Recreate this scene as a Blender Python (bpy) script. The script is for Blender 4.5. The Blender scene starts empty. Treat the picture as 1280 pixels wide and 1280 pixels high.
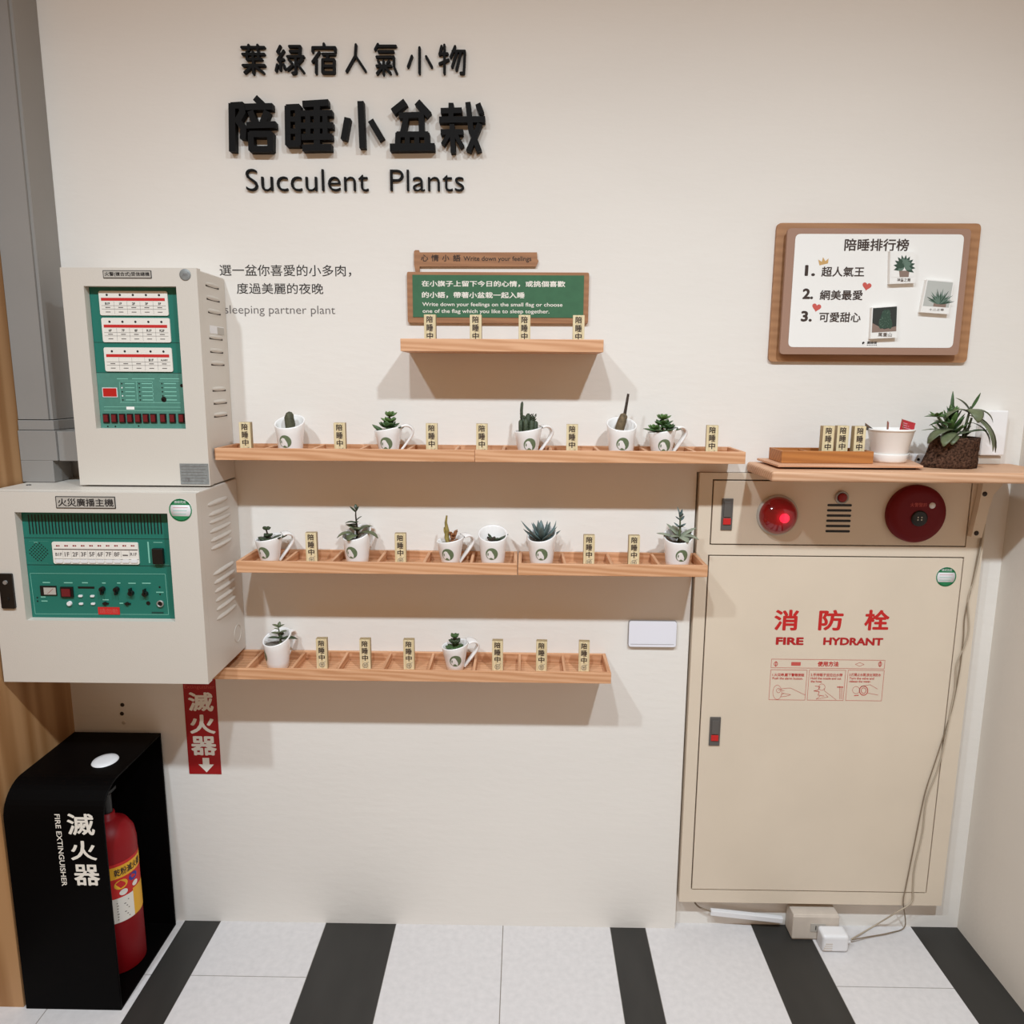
import bpy, math, random
from mathutils import Vector, Matrix
random.seed(7)
SC = bpy.context.scene
COL = SC.collection
PI = math.pi

# ---------------------------------------------------------------- camera
F_PX = 949.07
CAM = Vector((0.0, -1.882, 1.5035))
_p, _y, _r = math.radians(10.03), math.radians(-0.82), math.radians(0.3435)
_fw = Vector((math.sin(_y) * math.cos(_p), math.cos(_y) * math.cos(_p), -math.sin(_p)))
_rt = Vector((math.cos(_y), -math.sin(_y), 0))
_up = _rt.cross(_fw)
RT = _rt * math.cos(_r) + _up * math.sin(_r)
UP = -_rt * math.sin(_r) + _up * math.cos(_r)
FW = _fw
cd = bpy.data.cameras.new('camera')
cd.sensor_fit = 'HORIZONTAL'
cd.sensor_width = 36.0
cd.lens = 36.0 * F_PX / 1280.0
cd.clip_start = 0.02
cam = bpy.data.objects.new('camera', cd)
cam.matrix_world = Matrix(((RT.x, UP.x, -FW.x, CAM.x), (RT.y, UP.y, -FW.y, CAM.y), (RT.z, UP.z, -FW.z, CAM.z), (0, 0, 0, 1)))
COL.objects.link(cam)
SC.camera = cam

# ---------------------------------------------------------------- world, lamps, exposure
SC.view_settings.view_transform = 'Standard'
SC.view_settings.look = 'None'
SC.view_settings.gamma = 1.0
SC.view_settings.use_curve_mapping = False
SC.view_settings.exposure = 0.0
wd = bpy.data.worlds.new('room_light')
SC.world = wd
wd.use_nodes = True
wd.node_tree.nodes['Background'].inputs[0].default_value = (1.0, 0.62, 0.35, 1)
wd.node_tree.nodes['Background'].inputs[1].default_value = 0.34


def downlight(x, y, z, power, size=0.045):
    l = bpy.data.lights.new('ceiling_downlight', 'SPOT')
    l.energy = power
    l.color = (0.82, 0.955, 1.06)
    l.shadow_soft_size = size
    l.spot_size = math.radians(170)
    l.spot_blend = 1.0
    o = bpy.data.objects.new('ceiling_downlight', l)
    o.location = (x, y, z)
    COL.objects.link(o)


downlight(-1.05, -1.80, 2.95, 122)
downlight(-0.27, -1.80, 2.95, 112)
downlight(0.72, -1.80, 2.95, 180)

# ---------------------------------------------------------------- pixel <-> plane


def ray(px, py):
    return RT * ((px - 640) / F_PX) - UP * ((py - 640) / F_PX) + FW


def on_y(px, py, y):
    d = ray(px, py)
    return CAM + d * ((y - CAM.y) / d.y)


def on_z(px, py, z):
    d = ray(px, py)
    return CAM + d * ((z - CAM.z) / d.z)


def on_x(px, py, x):
    d = ray(px, py)
    return CAM + d * ((x - CAM.x) / d.x)


def prect(x0, y0, x1, y1, Y):
    """world x0,x1,z0,z1 of a picture rectangle standing on the plane y=Y"""
    ym, xm = (y0 + y1) / 2, (x0 + x1) / 2
    a, b = on_y(x0, ym, Y), on_y(x1, ym, Y)
    c, d = on_y(xm, y1, Y), on_y(xm, y0, Y)
    return a.x, b.x, c.z, d.z


# ---------------------------------------------------------------- materials
def lin(h):
    h = h.lstrip('#')
    o = []
    for i in (0, 2, 4):
        c = int(h[i:i + 2], 16) / 255
        o.append(c / 12.92 if c <= 0.04045 else ((c + 0.055) / 1.055) ** 2.4)
    return (*o, 1)


MATS = {}


def mat(name, col, rough=0.5, metal=0.0, var=0.0, vscale=30, bump=0.0, bscale=200, stretch=(1, 1, 1), spec=0.5, emit=None, estr=0, trans=0, coat=0, sss=0):
    if name in MATS:
        return MATS[name]
    m = bpy.data.materials.new(name)
    m.use_nodes = True
    nt = m.node_tree
    b = nt.nodes['Principled BSDF']
    c = lin(col) if isinstance(col, str) else (*col, 1)
    b.inputs['Base Color'].default_value = c
    b.inputs['Roughness'].default_value = rough
    b.inputs['Metallic'].default_value = metal
    b.inputs['Specular IOR Level'].default_value = spec
    if trans:
        b.inputs['Transmission Weight'].default_value = trans
    if coat:
        b.inputs['Coat Weight'].default_value = coat
        b.inputs['Coat Roughness'].default_value = 0.1
    if emit:
        b.inputs['Emission Color'].default_value = lin(emit)
        b.inputs['Emission Strength'].default_value = estr
    tc = nt.nodes.new('ShaderNodeTexCoord')
    mp = nt.nodes.new('ShaderNodeMapping')
    mp.inputs['Scale'].default_value = stretch
    nt.links.new(tc.outputs['Object'], mp.inputs['Vector'])
    if var:
        n = nt.nodes.new('ShaderNodeTexNoise')
        n.inputs['Scale'].default_value = vscale
        n.inputs['Detail'].default_value = 4
        nt.links.new(mp.outputs[0], n.inputs['Vector'])
        r = nt.nodes.new('ShaderNodeValToRGB')
        r.color_ramp.elements[0].position = 0.3
        r.color_ramp.elements[1].position = 0.7
        r.color_ramp.elements[0].color = (*[max(0, x * (1 - var)) for x in c[:3]], 1)
        r.color_ramp.elements[1].color = (*[min(1, x * (1 + var)) for x in c[:3]], 1)
        nt.links.new(n.outputs['Fac'], r.inputs[0])
        nt.links.new(r.outputs[0], b.inputs['Base Color'])
    if bump:
        n2 = nt.nodes.new('ShaderNodeTexNoise')
        n2.inputs['Scale'].default_value = bscale
        n2.inputs['Detail'].default_value = 5
        nt.links.new(mp.outputs[0], n2.inputs['Vector'])
        bp = nt.nodes.new('ShaderNodeBump')
        bp.inputs['Strength'].default_value = bump
        bp.inputs['Distance'].default_value = 0.002
        nt.links.new(n2.outputs['Fac'], bp.inputs['Height'])
        nt.links.new(bp.outputs[0], b.inputs['Normal'])
    MATS[name] = m
    return m


def wood(name, light, dark, axis='X', freq=55.0, rough=0.55, amount=1.0, distort=3.0):
    """long-grained timber: stretched noise bends fine growth lines"""
    m = bpy.data.materials.new(name)
    m.use_nodes = True
    nt = m.node_tree
    b = nt.nodes['Principled BSDF']
    b.inputs['Roughness'].default_value = rough
    tc = nt.nodes.new('ShaderNodeTexCoord')
    oi = nt.nodes.new('ShaderNodeObjectInfo')
    ad = nt.nodes.new('ShaderNodeVectorMath')
    ad.operation = 'ADD'
    nt.links.new(tc.outputs['Object'], ad.inputs[0])
    ml = nt.nodes.new('ShaderNodeMath')
    ml.operation = 'MULTIPLY'
    ml.inputs[1].default_value = 7.3
    nt.links.new(oi.outputs['Random'], ml.inputs[0])
    nt.links.new(ml.outputs[0], ad.inputs[1])
    mp = nt.nodes.new('ShaderNodeMapping')
    s = {'X': (0.06, 1, 1), 'Y': (1, 0.06, 1), 'Z': (1, 1, 0.06)}[axis]
    mp.inputs['Scale'].default_value = s
    nt.links.new(ad.outputs[0], mp.inputs['Vector'])
    w = nt.nodes.new('ShaderNodeTexWave')
    w.wave_type = 'BANDS'
    w.bands_direction = 'DIAGONAL'
    w.inputs['Scale'].default_value = freq
    w.inputs['Distortion'].default_value = distort
    w.inputs['Detail'].default_value = 3
    w.inputs['Detail Scale'].default_value = 1.4
    nt.links.new(mp.outputs[0], w.inputs['Vector'])
    n = nt.nodes.new('ShaderNodeTexNoise')
    n.inputs['Scale'].default_value = 14
    n.inputs['Detail'].default_value = 6
    nt.links.new(mp.outputs[0], n.inputs['Vector'])
    mx = nt.nodes.new('ShaderNodeMix')
    mx.data_type = 'FLOAT'
    mx.inputs['Factor'].default_value = 0.5
    nt.links.new(w.outputs['Fac'], mx.inputs[2])
    nt.links.new(n.outputs['Fac'], mx.inputs[3])
    r = nt.nodes.new('ShaderNodeValToRGB')
    r.color_ramp.elements[0].position = 0.5 - 0.32 / amount
    r.color_ramp.elements[1].position = 0.5 + 0.2 / amount
    r.color_ramp.elements[0].color = lin(dark)
    r.color_ramp.elements[1].color = lin(light)
    nt.links.new(mx.outputs[0], r.inputs[0])
    nt.links.new(r.outputs[0], b.inputs['Base Color'])
    MATS[name] = m
    return m


def M(n):
    return MATS[n]


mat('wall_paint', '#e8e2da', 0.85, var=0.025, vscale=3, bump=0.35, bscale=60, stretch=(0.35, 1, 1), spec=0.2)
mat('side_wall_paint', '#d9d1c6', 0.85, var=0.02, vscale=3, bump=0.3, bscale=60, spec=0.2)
mat('cream_metal', '#d0c8bd', 0.42, bump=0.12, bscale=500)
mat('hydrant_paint', '#ddcdb8', 0.38, var=0.03, vscale=5, bump=0.06, bscale=400)
mat('hydrant_dark', '#241a12', 0.8)
mat('panel_green', '#1a6e5f', 0.45)
mat('panel_green_pale', '#4d8374', 0.5, var=0.06, vscale=120)
mat('panel_green_dark', '#0d3f36', 0.6)
mat('pale_green_line', '#7fc0ac', 0.6)
mat('grey_metal', '#8f8b86', 0.5, var=0.03, vscale=6)
mat('black_metal', '#060505', 0.5, bump=0.06, bscale=400, spec=0.05)
mat('black_paint', '#0d0b0a', 0.6, spec=0.15)
mat('black_plastic', '#0f0e0e', 0.35)
mat('dark_print', '#3a2a22', 0.7)
mat('black_print', '#221d1b', 0.7)
mat('grey_print', '#6a6360', 0.7)
mat('white_print', '#ece6da', 0.6)
mat('red_print', '#c41f1c', 0.6)
mat('red_pale_print', '#c8564c', 0.6)
mat('dark_red', '#8c1216', 0.5)
mat('bell_red', '#6c0610', 0.45, spec=0.25)
mat('sign_red', '#a01416', 0.5)
mat('extinguisher_red', '#8c0c14', 0.45, spec=0.3)
mat('label_yellow', '#e2a823', 0.5)
mat('label_white', '#e6e0d6', 0.5)
mat('label_blue', '#2c2f86', 0.5)
mat('silver', '#a9a6a2', 0.4, metal=0.6)
mat('silver_plate', '#8e9190', 0.4, metal=0.3, var=0.15, vscale=150)
mat('nameplate', '#b3aca2', 0.4)
mat('white_plastic', '#e4e2e2', 0.35)
mat('cool_white_plastic', '#e9e8ef', 0.35)
mat('bright_plastic', '#f4f1ef', 0.35)
mat('crimson_print', '#b3191b', 0.6)
mat('beige_plastic', '#c9bcae', 0.5, var=0.05, vscale=40)
mat('ceramic', '#f0ece8', 0.12, coat=0.3)
mat('pot_ceramic', '#f4f1ec', 0.25)
mat('soil', '#6b6258', 0.95, var=0.35, vscale=220, bump=0.8, bscale=300)
mat('pale_grit', '#c8c2b8', 0.95, var=0.2, vscale=260, bump=0.8, bscale=300)
mat('logo_green', '#69795a', 0.35, var=0.1, vscale=200)
mat('jade', '#3a562c', 0.4, var=0.35, vscale=60)
mat('jade_light', '#52703a', 0.4, var=0.3, vscale=60)
mat('jade_dark', '#313f26', 0.45, var=0.35, vscale=60)
mat('olive_leaf', '#5d6447', 0.45, var=0.35, vscale=50)
mat('blue_agave', '#5c6d6b', 0.5, var=0.3, vscale=60)
mat('sage_leaf', '#8a917c', 0.55, var=0.25, vscale=60)
mat('stub_cactus', '#4b4a34', 0.7, var=0.45, vscale=120, bump=0.9, bscale=260)
mat('cactus', '#3c4630', 0.6, var=0.4, vscale=120, bump=0.8, bscale=300)
mat('dry_brown', '#6b5a41', 0.8, var=0.45, vscale=120, bump=0.6, bscale=200)
mat('dry_yellow', '#8c7a3e', 0.7, var=0.35, vscale=90)
mat('dry_russet', '#96623c', 0.8, var=0.35, vscale=120)
mat('stem_brown', '#3b2f25', 0.8, var=0.3, vscale=100)
mat('bark', '#4a3428', 0.95, var=0.85, vscale=210, bump=1.0, bscale=160, spec=0.1)
mat('white_tile', '#d3cecc', 0.42, var=0.05, vscale=60, spec=0.4)
mat('dark_tile', '#2c2a27', 0.5, var=0.18, vscale=14, stretch=(1, 0.25, 1))
mat('grout', '#8f867d', 0.9)
mat('paper_white', '#eeebe6', 0.6)
mat('paper_border', '#a07c68', 0.6)
mat('chalk_green', '#3c6a4a', 0.75, var=0.06, vscale=60)
mat('card_dark', '#2c2f2b', 0.7)
mat('card_grey', '#b9bab4', 0.7)
mat('gold_print', '#c9a063', 0.6)
mat('plant_print', '#31493a', 0.7)
mat('plant_print_pale', '#62786a', 0.7)
mat('pot_print', '#8a7468', 0.7)
mat('flag_red', '#b32a30', 0.6)
mat('flag_dark', '#463f39', 0.7)
mat('toothpick', '#8c6a4a', 0.6)
mat('lamp_red', '#a80a14', 0.12, trans=0.6, coat=0.4)
mat('lamp_glow', '#ff5a8a', 0.4, emit='#ff6f9c', estr=5)
mat('switch_lit', '#6c1c22', 0.25)
mat('display_red', '#b8211c', 0.3)
mat('led_white', '#f4f4ee', 0.4)
mat('cable_grey', '#b3a48f', 0.6)
mat('cable_dark', '#82715d', 0.6)
mat('latch_grey', '#625e5a', 0.45, metal=0.2)
mat('screw_dark', '#3a312b', 0.4, metal=0.5)
mat('sticker_green', '#1d7a4b', 0.5)
mat('pink_print', '#d08a96', 0.6)
wood('tray_wood', '#dba880', '#bd8459', 'X', 48, amount=0.8, distort=4.5)
wood('tray_wood_side', '#d6a27a', '#bb8258', 'Y', 48, amount=0.8)
wood('ledge_wood', '#d9ae8c', '#bf8d68', 'X', 45, amount=0.8)
wood('left_wood', '#b58a5e', '#936639', 'Z', 9, amount=0.9, distort=5)
wood('sign_wood', '#a8764f', '#946542', 'X', 40, amount=0.7)
wood('board_wood', '#b08058', '#9c6d48', 'X', 30, amount=0.7)
wood('token_wood', '#e3d3ac', '#d2bd90', 'Z', 60, amount=0.8)
wood('token_side', '#b09a74', '#96825c', 'Z', 60, amount=0.8)
wood('small_tray_wood', '#b8763a', '#9a5c28', 'X', 40, amount=0.8)
wood('bamboo', '#d8a988', '#c18c68', 'X', 50, amount=0.8)


# ---------------------------------------------------------------- mesh builder
class MB:
    def __init__(s):
        s.v, s.f, s.mi, s.sm = [], [], [], []

    def add(s, vs, fs, mi=0, smooth=False):
        k = len(s.v)
        s.v += [Vector(v) for v in vs]
        for f in fs:
            s.f.append([i + k for i in f])
            s.mi.append(mi)
            s.sm.append(smooth)
        return s

    def box(s, x0, x1, y0, y1, z0, z1, mi=0):
        vs = [(x, y, z) for z in (z0, z1) for y in (y0, y1) for x in (x0, x1)]
        return s.add(vs, [(0, 2, 3, 1), (4, 5, 7, 6), (0, 1, 5, 4), (2, 6, 7, 3), (0, 4, 6, 2), (1, 3, 7, 5)], mi)

    def prism(s, poly, y_front, y_back, mi=0, smooth=False):
        """poly in (x,z), counter-clockwise seen from -y"""
        n = len(poly)
        vs = [(p[0], y_front, p[1]) for p in poly] + [(p[0], y_back, p[1]) for p in poly]
        s.add(vs[:n], [tuple(range(n))], mi)
        s.add(vs[n:], [tuple(range(n - 1, -1, -1))], mi)
        s.add(vs, [(i + n, (i + 1) % n + n, (i + 1) % n, i) for i in range(n)], mi, smooth)
        return s

    def flat(s, poly, y, mi=0):
        return s.add([(p[0], y, p[1]) for p in poly], [tuple(range(len(poly)))], mi)

    def ring(s, outer, inner, y_front, y_back, mi=0):
        n = len(outer)
        vs = [(p[0], y_front, p[1]) for p in outer] + [(p[0], y_front, p[1]) for p in inner] + [(p[0], y_back, p[1]) for p in outer] + [(p[0], y_back, p[1]) for p in inner]
        fs = []
        for i in range(n):
            j = (i + 1) % n
            fs += [(i, j, n + j, n + i), (2 * n + i, 3 * n + i, 3 * n + j, 2 * n + j), (2 * n + i, 2 * n + j, j, i), (n + i, n + j, 3 * n + j, 3 * n + i)]
        return s.add(vs, fs, mi)

    def cyl(s, p0, p1, r0, r1=None, n=16, mi=0, smooth=True):
        r1 = r0 if r1 is None else r1
        p0, p1 = Vector(p0), Vector(p1)
        d = (p1 - p0).normalized()
        a = d.orthogonal().normalized()
        b = d.cross(a)
        vs = []
        for p, r in ((p0, r0), (p1, r1)):
            vs += [p + a * (r * math.cos(2 * PI * i / n)) + b * (r * math.sin(2 * PI * i / n)) for i in range(n)]
        s.add(vs, [(i, (i + 1) % n, n + (i + 1) % n, n + i) for i in range(n)], mi, smooth)
        s.add(vs[:n], [tuple(range(n - 1, -1, -1))], mi)
        s.add(vs[n:], [tuple(range(n))], mi)
        return s

    def tube(s, pts, r, n=8, mi=0):
        pts = [Vector(p) for p in pts]
        rs = r if isinstance(r, (list, tuple)) else [r] * len(pts)
        a = None
        vs = []
        for i, p in enumerate(pts):
            d = (pts[min(i + 1, len(pts) - 1)] - pts[max(i - 1, 0)]).normalized()
            a = d.orthogonal().normalized() if a is None else (a - d * a.dot(d)).normalized()
            b = d.cross(a)
            vs += [p + a * (rs[i] * math.cos(2 * PI * k / n)) + b * (rs[i] * math.sin(2 * PI * k / n)) for k in range(n)]
        fs = []
        for i in range(len(pts) - 1):
            for k in range(n):
                fs.append((i * n + k, i * n + (k + 1) % n, (i + 1) * n + (k + 1) % n, (i + 1) * n + k))
        s.add(vs, fs, mi, True)
        s.add(vs[:n], [tuple(range(n - 1, -1, -1))], mi)
        s.add(vs[-n:], [tuple(range(n))], mi)
        return s

    def lathe(s, c, prof, n=32, mi=0, axis='Z', sx=1.0, sy=1.0):
        """prof: (radius, height) list, from bottom outside on; axis 'Z' or '-Y' (height towards the viewer)"""
        c = Vector(c)
        vs = []
        for r, h in prof:
            for k in range(n):
                a = 2 * PI * k / n
                if axis == 'Z':
                    vs.append(c + Vector((r * sx * math.cos(a), r * sy * math.sin(a), h)))
                else:
                    vs.append(c + Vector((r * math.cos(a), -h, r * math.sin(a))))
        fs = []
        for i in range(len(prof) - 1):
            for k in range(n):
                fs.append((i * n + k, i * n + (k + 1) % n, (i + 1) * n + (k + 1) % n, (i + 1) * n + k))
        return s.add(vs, fs, mi, True)

    def disc(s, cx, cz, r, y, mi=0, n=24):
        return s.flat([(cx + r * math.cos(2 * PI * k / n), cz + r * math.sin(2 * PI * k / n)) for k in range(n)], y, mi)

    def frect(s, x0, x1, z0, z1, y, mi=0):
        return s.flat([(x0, z0), (x1, z0), (x1, z1), (x0, z1)], y, mi)

    def line(s, x0, z0, x1, z1, w, y, mi=0):
        d = Vector((x1 - x0, z1 - z0))
        if d.length < 1e-9:
            return s
        n = Vector((-d.y, d.x)).normalized() * (w / 2)
        return s.flat([(x0 - n.x, z0 - n.y), (x1 - n.x, z1 - n.y), (x1 + n.x, z1 + n.y), (x0 + n.x, z0 + n.y)], y, mi)

    def pline(s, pts, w, y, mi=0):
        for a, b in zip(pts, pts[1:]):
            s.line(a[0], a[1], b[0], b[1], w, y, mi)
        return s

    def xform(s, f):
        s.v = [Vector(f(v)) for v in s.v]
        return s

    def join(s, o, mi=0):
        k = len(s.v)
        s.v += o.v
        s.f += [[i + k for i in f] for f in o.f]
        s.mi += [m + mi for m in o.mi]
        s.sm += o.sm
        return s

    def build(s, name, mats, parent=None, loc=(0, 0, 0), bevel=0, seg=2, local=False):
        """vertices in world coordinates; loc is the object's origin"""
        me = bpy.data.meshes.new(name)
        L = Vector(loc)
        if parent is not None and not local:
            base = parent
            W = Vector((0, 0, 0))
            while base is not None:
                W += base.location
                base = base.parent
            L = W
            off = Vector((0, 0, 0))
        elif local:
            off = Vector(loc)
            L = Vector((0, 0, 0))
        else:
            off = L
        me.from_pydata([v - L for v in s.v], [], s.f)
        if isinstance(mats, str):
            mats = [mats]
        for m in mats:
            me.materials.append(MATS[m])
        me.polygons.foreach_set('material_index', s.mi)
        me.polygons.foreach_set('use_smooth', s.sm)
        me.update()
        o = bpy.data.objects.new(name, me)
        COL.objects.link(o)
        o.location = off
        if parent is not None:
            o.parent = parent
        if bevel:
            md = o.modifiers.new('soft_edges', 'BEVEL')
            md.width = bevel
            md.segments = seg
            md.limit_method = 'ANGLE'
            md.angle_limit = math.radians(40)
            md.use_clamp_overlap = True
        return o


def rrect(x0, x1, z0, z1, r, n=5):
    o = []
    for cx, cz, a0 in ((x1 - r, z0 + r, -PI / 2), (x1 - r, z1 - r, 0), (x0 + r, z1 - r, PI / 2), (x0 + r, z0 + r, PI)):
        for k in range(n + 1):
            a = a0 + (PI / 2) * k / n
            o.append((cx + r * math.cos(a), cz + r * math.sin(a)))
    return o


def thing(name, label, cat, loc=(0, 0, 0), group=None):
    o = bpy.data.objects.new(name, None)
    o.empty_display_size = 0.02
    COL.objects.link(o)
    o.location = loc
    return tag(o, label, cat, group)


def tag(o, label, cat, group=None, kind=None):
    o['label'] = label
    o['category'] = cat
    if group:
        o['group'] = group
    if kind:
        o['kind'] = kind
    return o


def struct(o):
    o['kind'] = 'structure'
    return o


def dup(root, loc, label=None, rz=None):
    r = root.copy()
    COL.objects.link(r)
    r.location = loc
    if rz is not None:
        r.rotation_euler.z = rz
    if label:
        r['label'] = label
    for ch in list(root.children):
        c = ch.copy()
        COL.objects.link(c)
        c.parent = r
        for g in ch.children:
            d = g.copy()
            COL.objects.link(d)
            d.parent = c
    return r


# ---------------------------------------------------------------- lettering
_glyphs = {}


def glyphs(body, extrude=0.0, thin=0.0):
    key = (body, extrude, thin)
    if key not in _glyphs:
        c = bpy.data.curves.new('lettering', 'FONT')
        c.body = body
        c.size = 1
        c.resolution_u = 4
        c.extrude = extrude
        c.offset = -thin
        o = bpy.data.objects.new('lettering', c)
        me = o.to_mesh()
        vs = [v.co.copy() for v in me.vertices]
        fs = [tuple(p.vertices) for p in me.polygons]
        o.to_mesh_clear()
        bpy.data.objects.remove(o)
        bpy.data.curves.remove(c)
        _glyphs[key] = (vs, fs)
    return _glyphs[key]


def lettering(mb, body, rect, y, mi=0, bold=0.0, depth=0.0, keep=False, thin=0.0):
    """fill rect (x0,x1,z0,z1) on plane y with the text; bold thickens strokes, in units of the em"""
    vs, fs = glyphs(body, 1.0 if depth else 0.0, thin)
    if not vs:
        return
    x0, x1 = min(v.x for v in vs), max(v.x for v in vs)
    z0, z1 = min(v.y for v in vs), max(v.y for v in vs)
    sx = (rect[1] - rect[0]) / max(x1 - x0 + 2 * bold, 1e-6)
    sz = (rect[3] - rect[2]) / max(z1 - z0 + 2 * bold, 1e-6)
    if keep:
        sz = sx = min(sx, sz)
    cx, cz = (rect[0] + rect[1]) / 2, (rect[2] + rect[3]) / 2
    mx, mz = (x0 + x1) / 2, (z0 + z1) / 2
    offs = [(0, 0)] if not bold else [(bold * math.cos(a), bold * math.sin(a)) for a in [k * PI / 4 for k in range(8)]]
    for i, (ox, oz) in enumerate(offs):
        mb.add([(cx + (v.x - mx + ox) * sx, y - 1e-5 * i + (-v.z * depth / 2 - depth / 2 if depth else 0), cz + (v.y - mz + oz) * sz) for v in vs], fs, mi)


def strokes(mb, lines, conv, y_front, y_back, w, mi=0, rnd=True, nc=8):
    """lines: polylines in picture space, conv -> (x,z); each becomes solid strokes of width w"""
    for si, L in enumerate(lines):
        ww = w
        y_front -= 0.00012
        if isinstance(L, tuple):
            L, ww = L[0], w * L[1]
        P = [Vector(conv(*p)) for p in L]
        h = ww / 2
        for a, b in zip(P, P[1:]):
            y_front -= 0.00005
            d = (b - a).normalized()
            if not rnd:
                a, b = a - d * h * 0.5, b + d * h * 0.5
            n = Vector((-d.y, d.x)) * h
            mb.prism([tuple(a - n), tuple(b - n), tuple(b + n), tuple(a + n)], y_front, y_back, mi)
        if rnd:
            for p in P:
                y_front -= 0.00003
                mb.prism([(p.x + h * math.cos(2 * PI * k / nc), p.y + h * math.sin(2 * PI * k / nc)) for k in range(nc)], y_front, y_back, mi)
        else:
            for p in P[1:-1]:
                y_front -= 0.00003
                mb.prism([(p.x + h * math.cos(2 * PI * k / 8 + .39), p.y + h * math.sin(2 * PI * k / 8 + .39)) for k in range(8)], y_front, y_back, mi)


# ================================================================= SETTING
YF = -0.013            # face of the hydrant cabinet
XL = -1.194            # face of the timber panel on the left
XR = 1.222             # right wall
YR = 0.022             # recess behind the hydrant cabinet
b = MB()
b.box(-1.7, 0.432, 0, 0.15, 0, 3.0)
b.box(0.432, 1.35, 0, 0.15, 1.276, 3.0)
b.box(0.432, 1.35, YR, 0.15, 0, 1.276)
struct(b.build('wall_back', 'wall_paint'))
b = MB()
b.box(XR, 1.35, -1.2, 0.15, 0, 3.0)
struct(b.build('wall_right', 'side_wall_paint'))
b = MB()
b.box(-1.7, XL, -0.303, 0.0, 0, 3.0)
struct(b.build('wall_left', 'left_wood'))

fl = MB()
fl.box(-1.7, 1.35, -1.2, 0.15, -0.1, -0.0012, 0)
g = 0.0012
cols = [(-1.135, -0.935, 1), (-0.935 - 0.002, -0.836, 2), (-0.836, -0.539, 1), (-0.539, -0.344, 2), (-0.344, -0.045, 0), (-0.045, 0.253, 0), (0.253, 0.350, 2), (0.350, 0.649, 0), (0.649, 0.799, 2), (0.799, 1.094, 1), (1.094, 1.30, 2), (-1.7, -1.3, 2), (-1.3, -1.135, 0)]
for x0, x1, k in cols:
    ys = [0.14, -0.6, -1.2]
    if k == 1:
        ys = [0.14, -0.196, -0.796, -1.2]
    for ya, yb in zip(ys, ys[1:]):
        gg = g if k != 2 else 0.0004
        fl.box(x0 + gg, x1 - gg, yb + gg, ya - gg, -0.0012, 0.0, 2 if k == 2 else 1)
struct(fl.build('floor', ['grout', 'white_tile', 'dark_tile']))

# skirting slip of plaster along the recess
# ================================================================= RAISED WALL LETTERING


def cz(X, Y):
    p = on_y(260 + X / 3.368, 20 + Y / 3.368, -0.008)
    return (p.x, p.z)


def czb(X, Y):
    p = on_y(260 + X / 3.368, 20 + Y / 3.368, -0.024)
    return (p.x, p.z)


small = {
    '葉': [[(140, 131), (236, 131)], [(170, 122), (170, 143)], [(208, 122), (208, 143)], [(145, 160), (236, 160)], [(163, 150), (163, 182), (226, 182)], [(188, 150), (188, 182)], [(212, 150), (212, 182)], [(147, 208), (238, 208)], [(191, 184), (191, 242)], [(184, 213), (155, 238)], [(198, 213), (233, 238)]],
    '綠': [[(303, 126), (291, 150), (307, 162)], [(318, 146), (293, 184), (318, 182)], [(304, 186), (304, 226)], [(291, 205), (286, 230)], [(318, 204), (323, 222)], [(342, 128), (388, 128), (385, 170)], [(345, 149), (384, 149)], [(334, 171), (402, 171)], [(369, 172), (369, 238), (356, 241)], [(341, 185), (352, 197)], [(335, 226), (356, 208)], [(396, 182), (381, 197)], [(380, 208), (402, 236)]],
    '宿': [[(487, 116), (487, 130)], [(440, 150), (440, 132), (535, 132), (535, 150)], [(468, 152), (440, 192)], [(455, 180), (455, 240)], [(482, 160), (533, 160)], [(506, 160), (499, 182)], [(482, 184), (531, 184), (531, 238), (482, 238), (482, 184)], [(482, 211), (531, 211)]],
    '人': [[(622, 120), (619, 168), (583, 232)], [(621, 168), (662, 230)]],
    '氣': [[(715, 118), (703, 140)], [(712, 126), (790, 126)], [(718, 149), (780, 149)], [(710, 172), (782, 172), (782, 210), (794, 240)], [(710, 210), (770, 210)], [(739, 190), (739, 245)], [(716, 190), (723, 200)], [(762, 190), (754, 200)], [(731, 218), (712, 242)], [(747, 218), (768, 240)]],
    '小': [[(890, 132), (890, 240)], [(858, 168), (842, 213)], [(918, 170), (942, 213)]],
    '物': [[(983, 126), (975, 162)], [(975, 158), (1008, 158)], [(995, 122), (995, 240)], [(975, 200), (1012, 184)], [(1040, 128), (1022, 172)], [(1030, 148), (1081, 148), (1077, 240), (1064, 240)], [(1048, 150), (1028, 214)], [(1065, 150), (1046, 226)]],
}
sg = thing('wall_lettering', 'black raised lettering 葉綠宿人氣小物, thin rounded top line on the cream wall', 'sign', (on_y(440, 75, 0)))
for ch, L in small.items():
    m_ = MB()
    strokes(m_, L, cz, -0.008, 0.0, 0.0056)
    m_.build('character', 'black_paint', sg)

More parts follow.
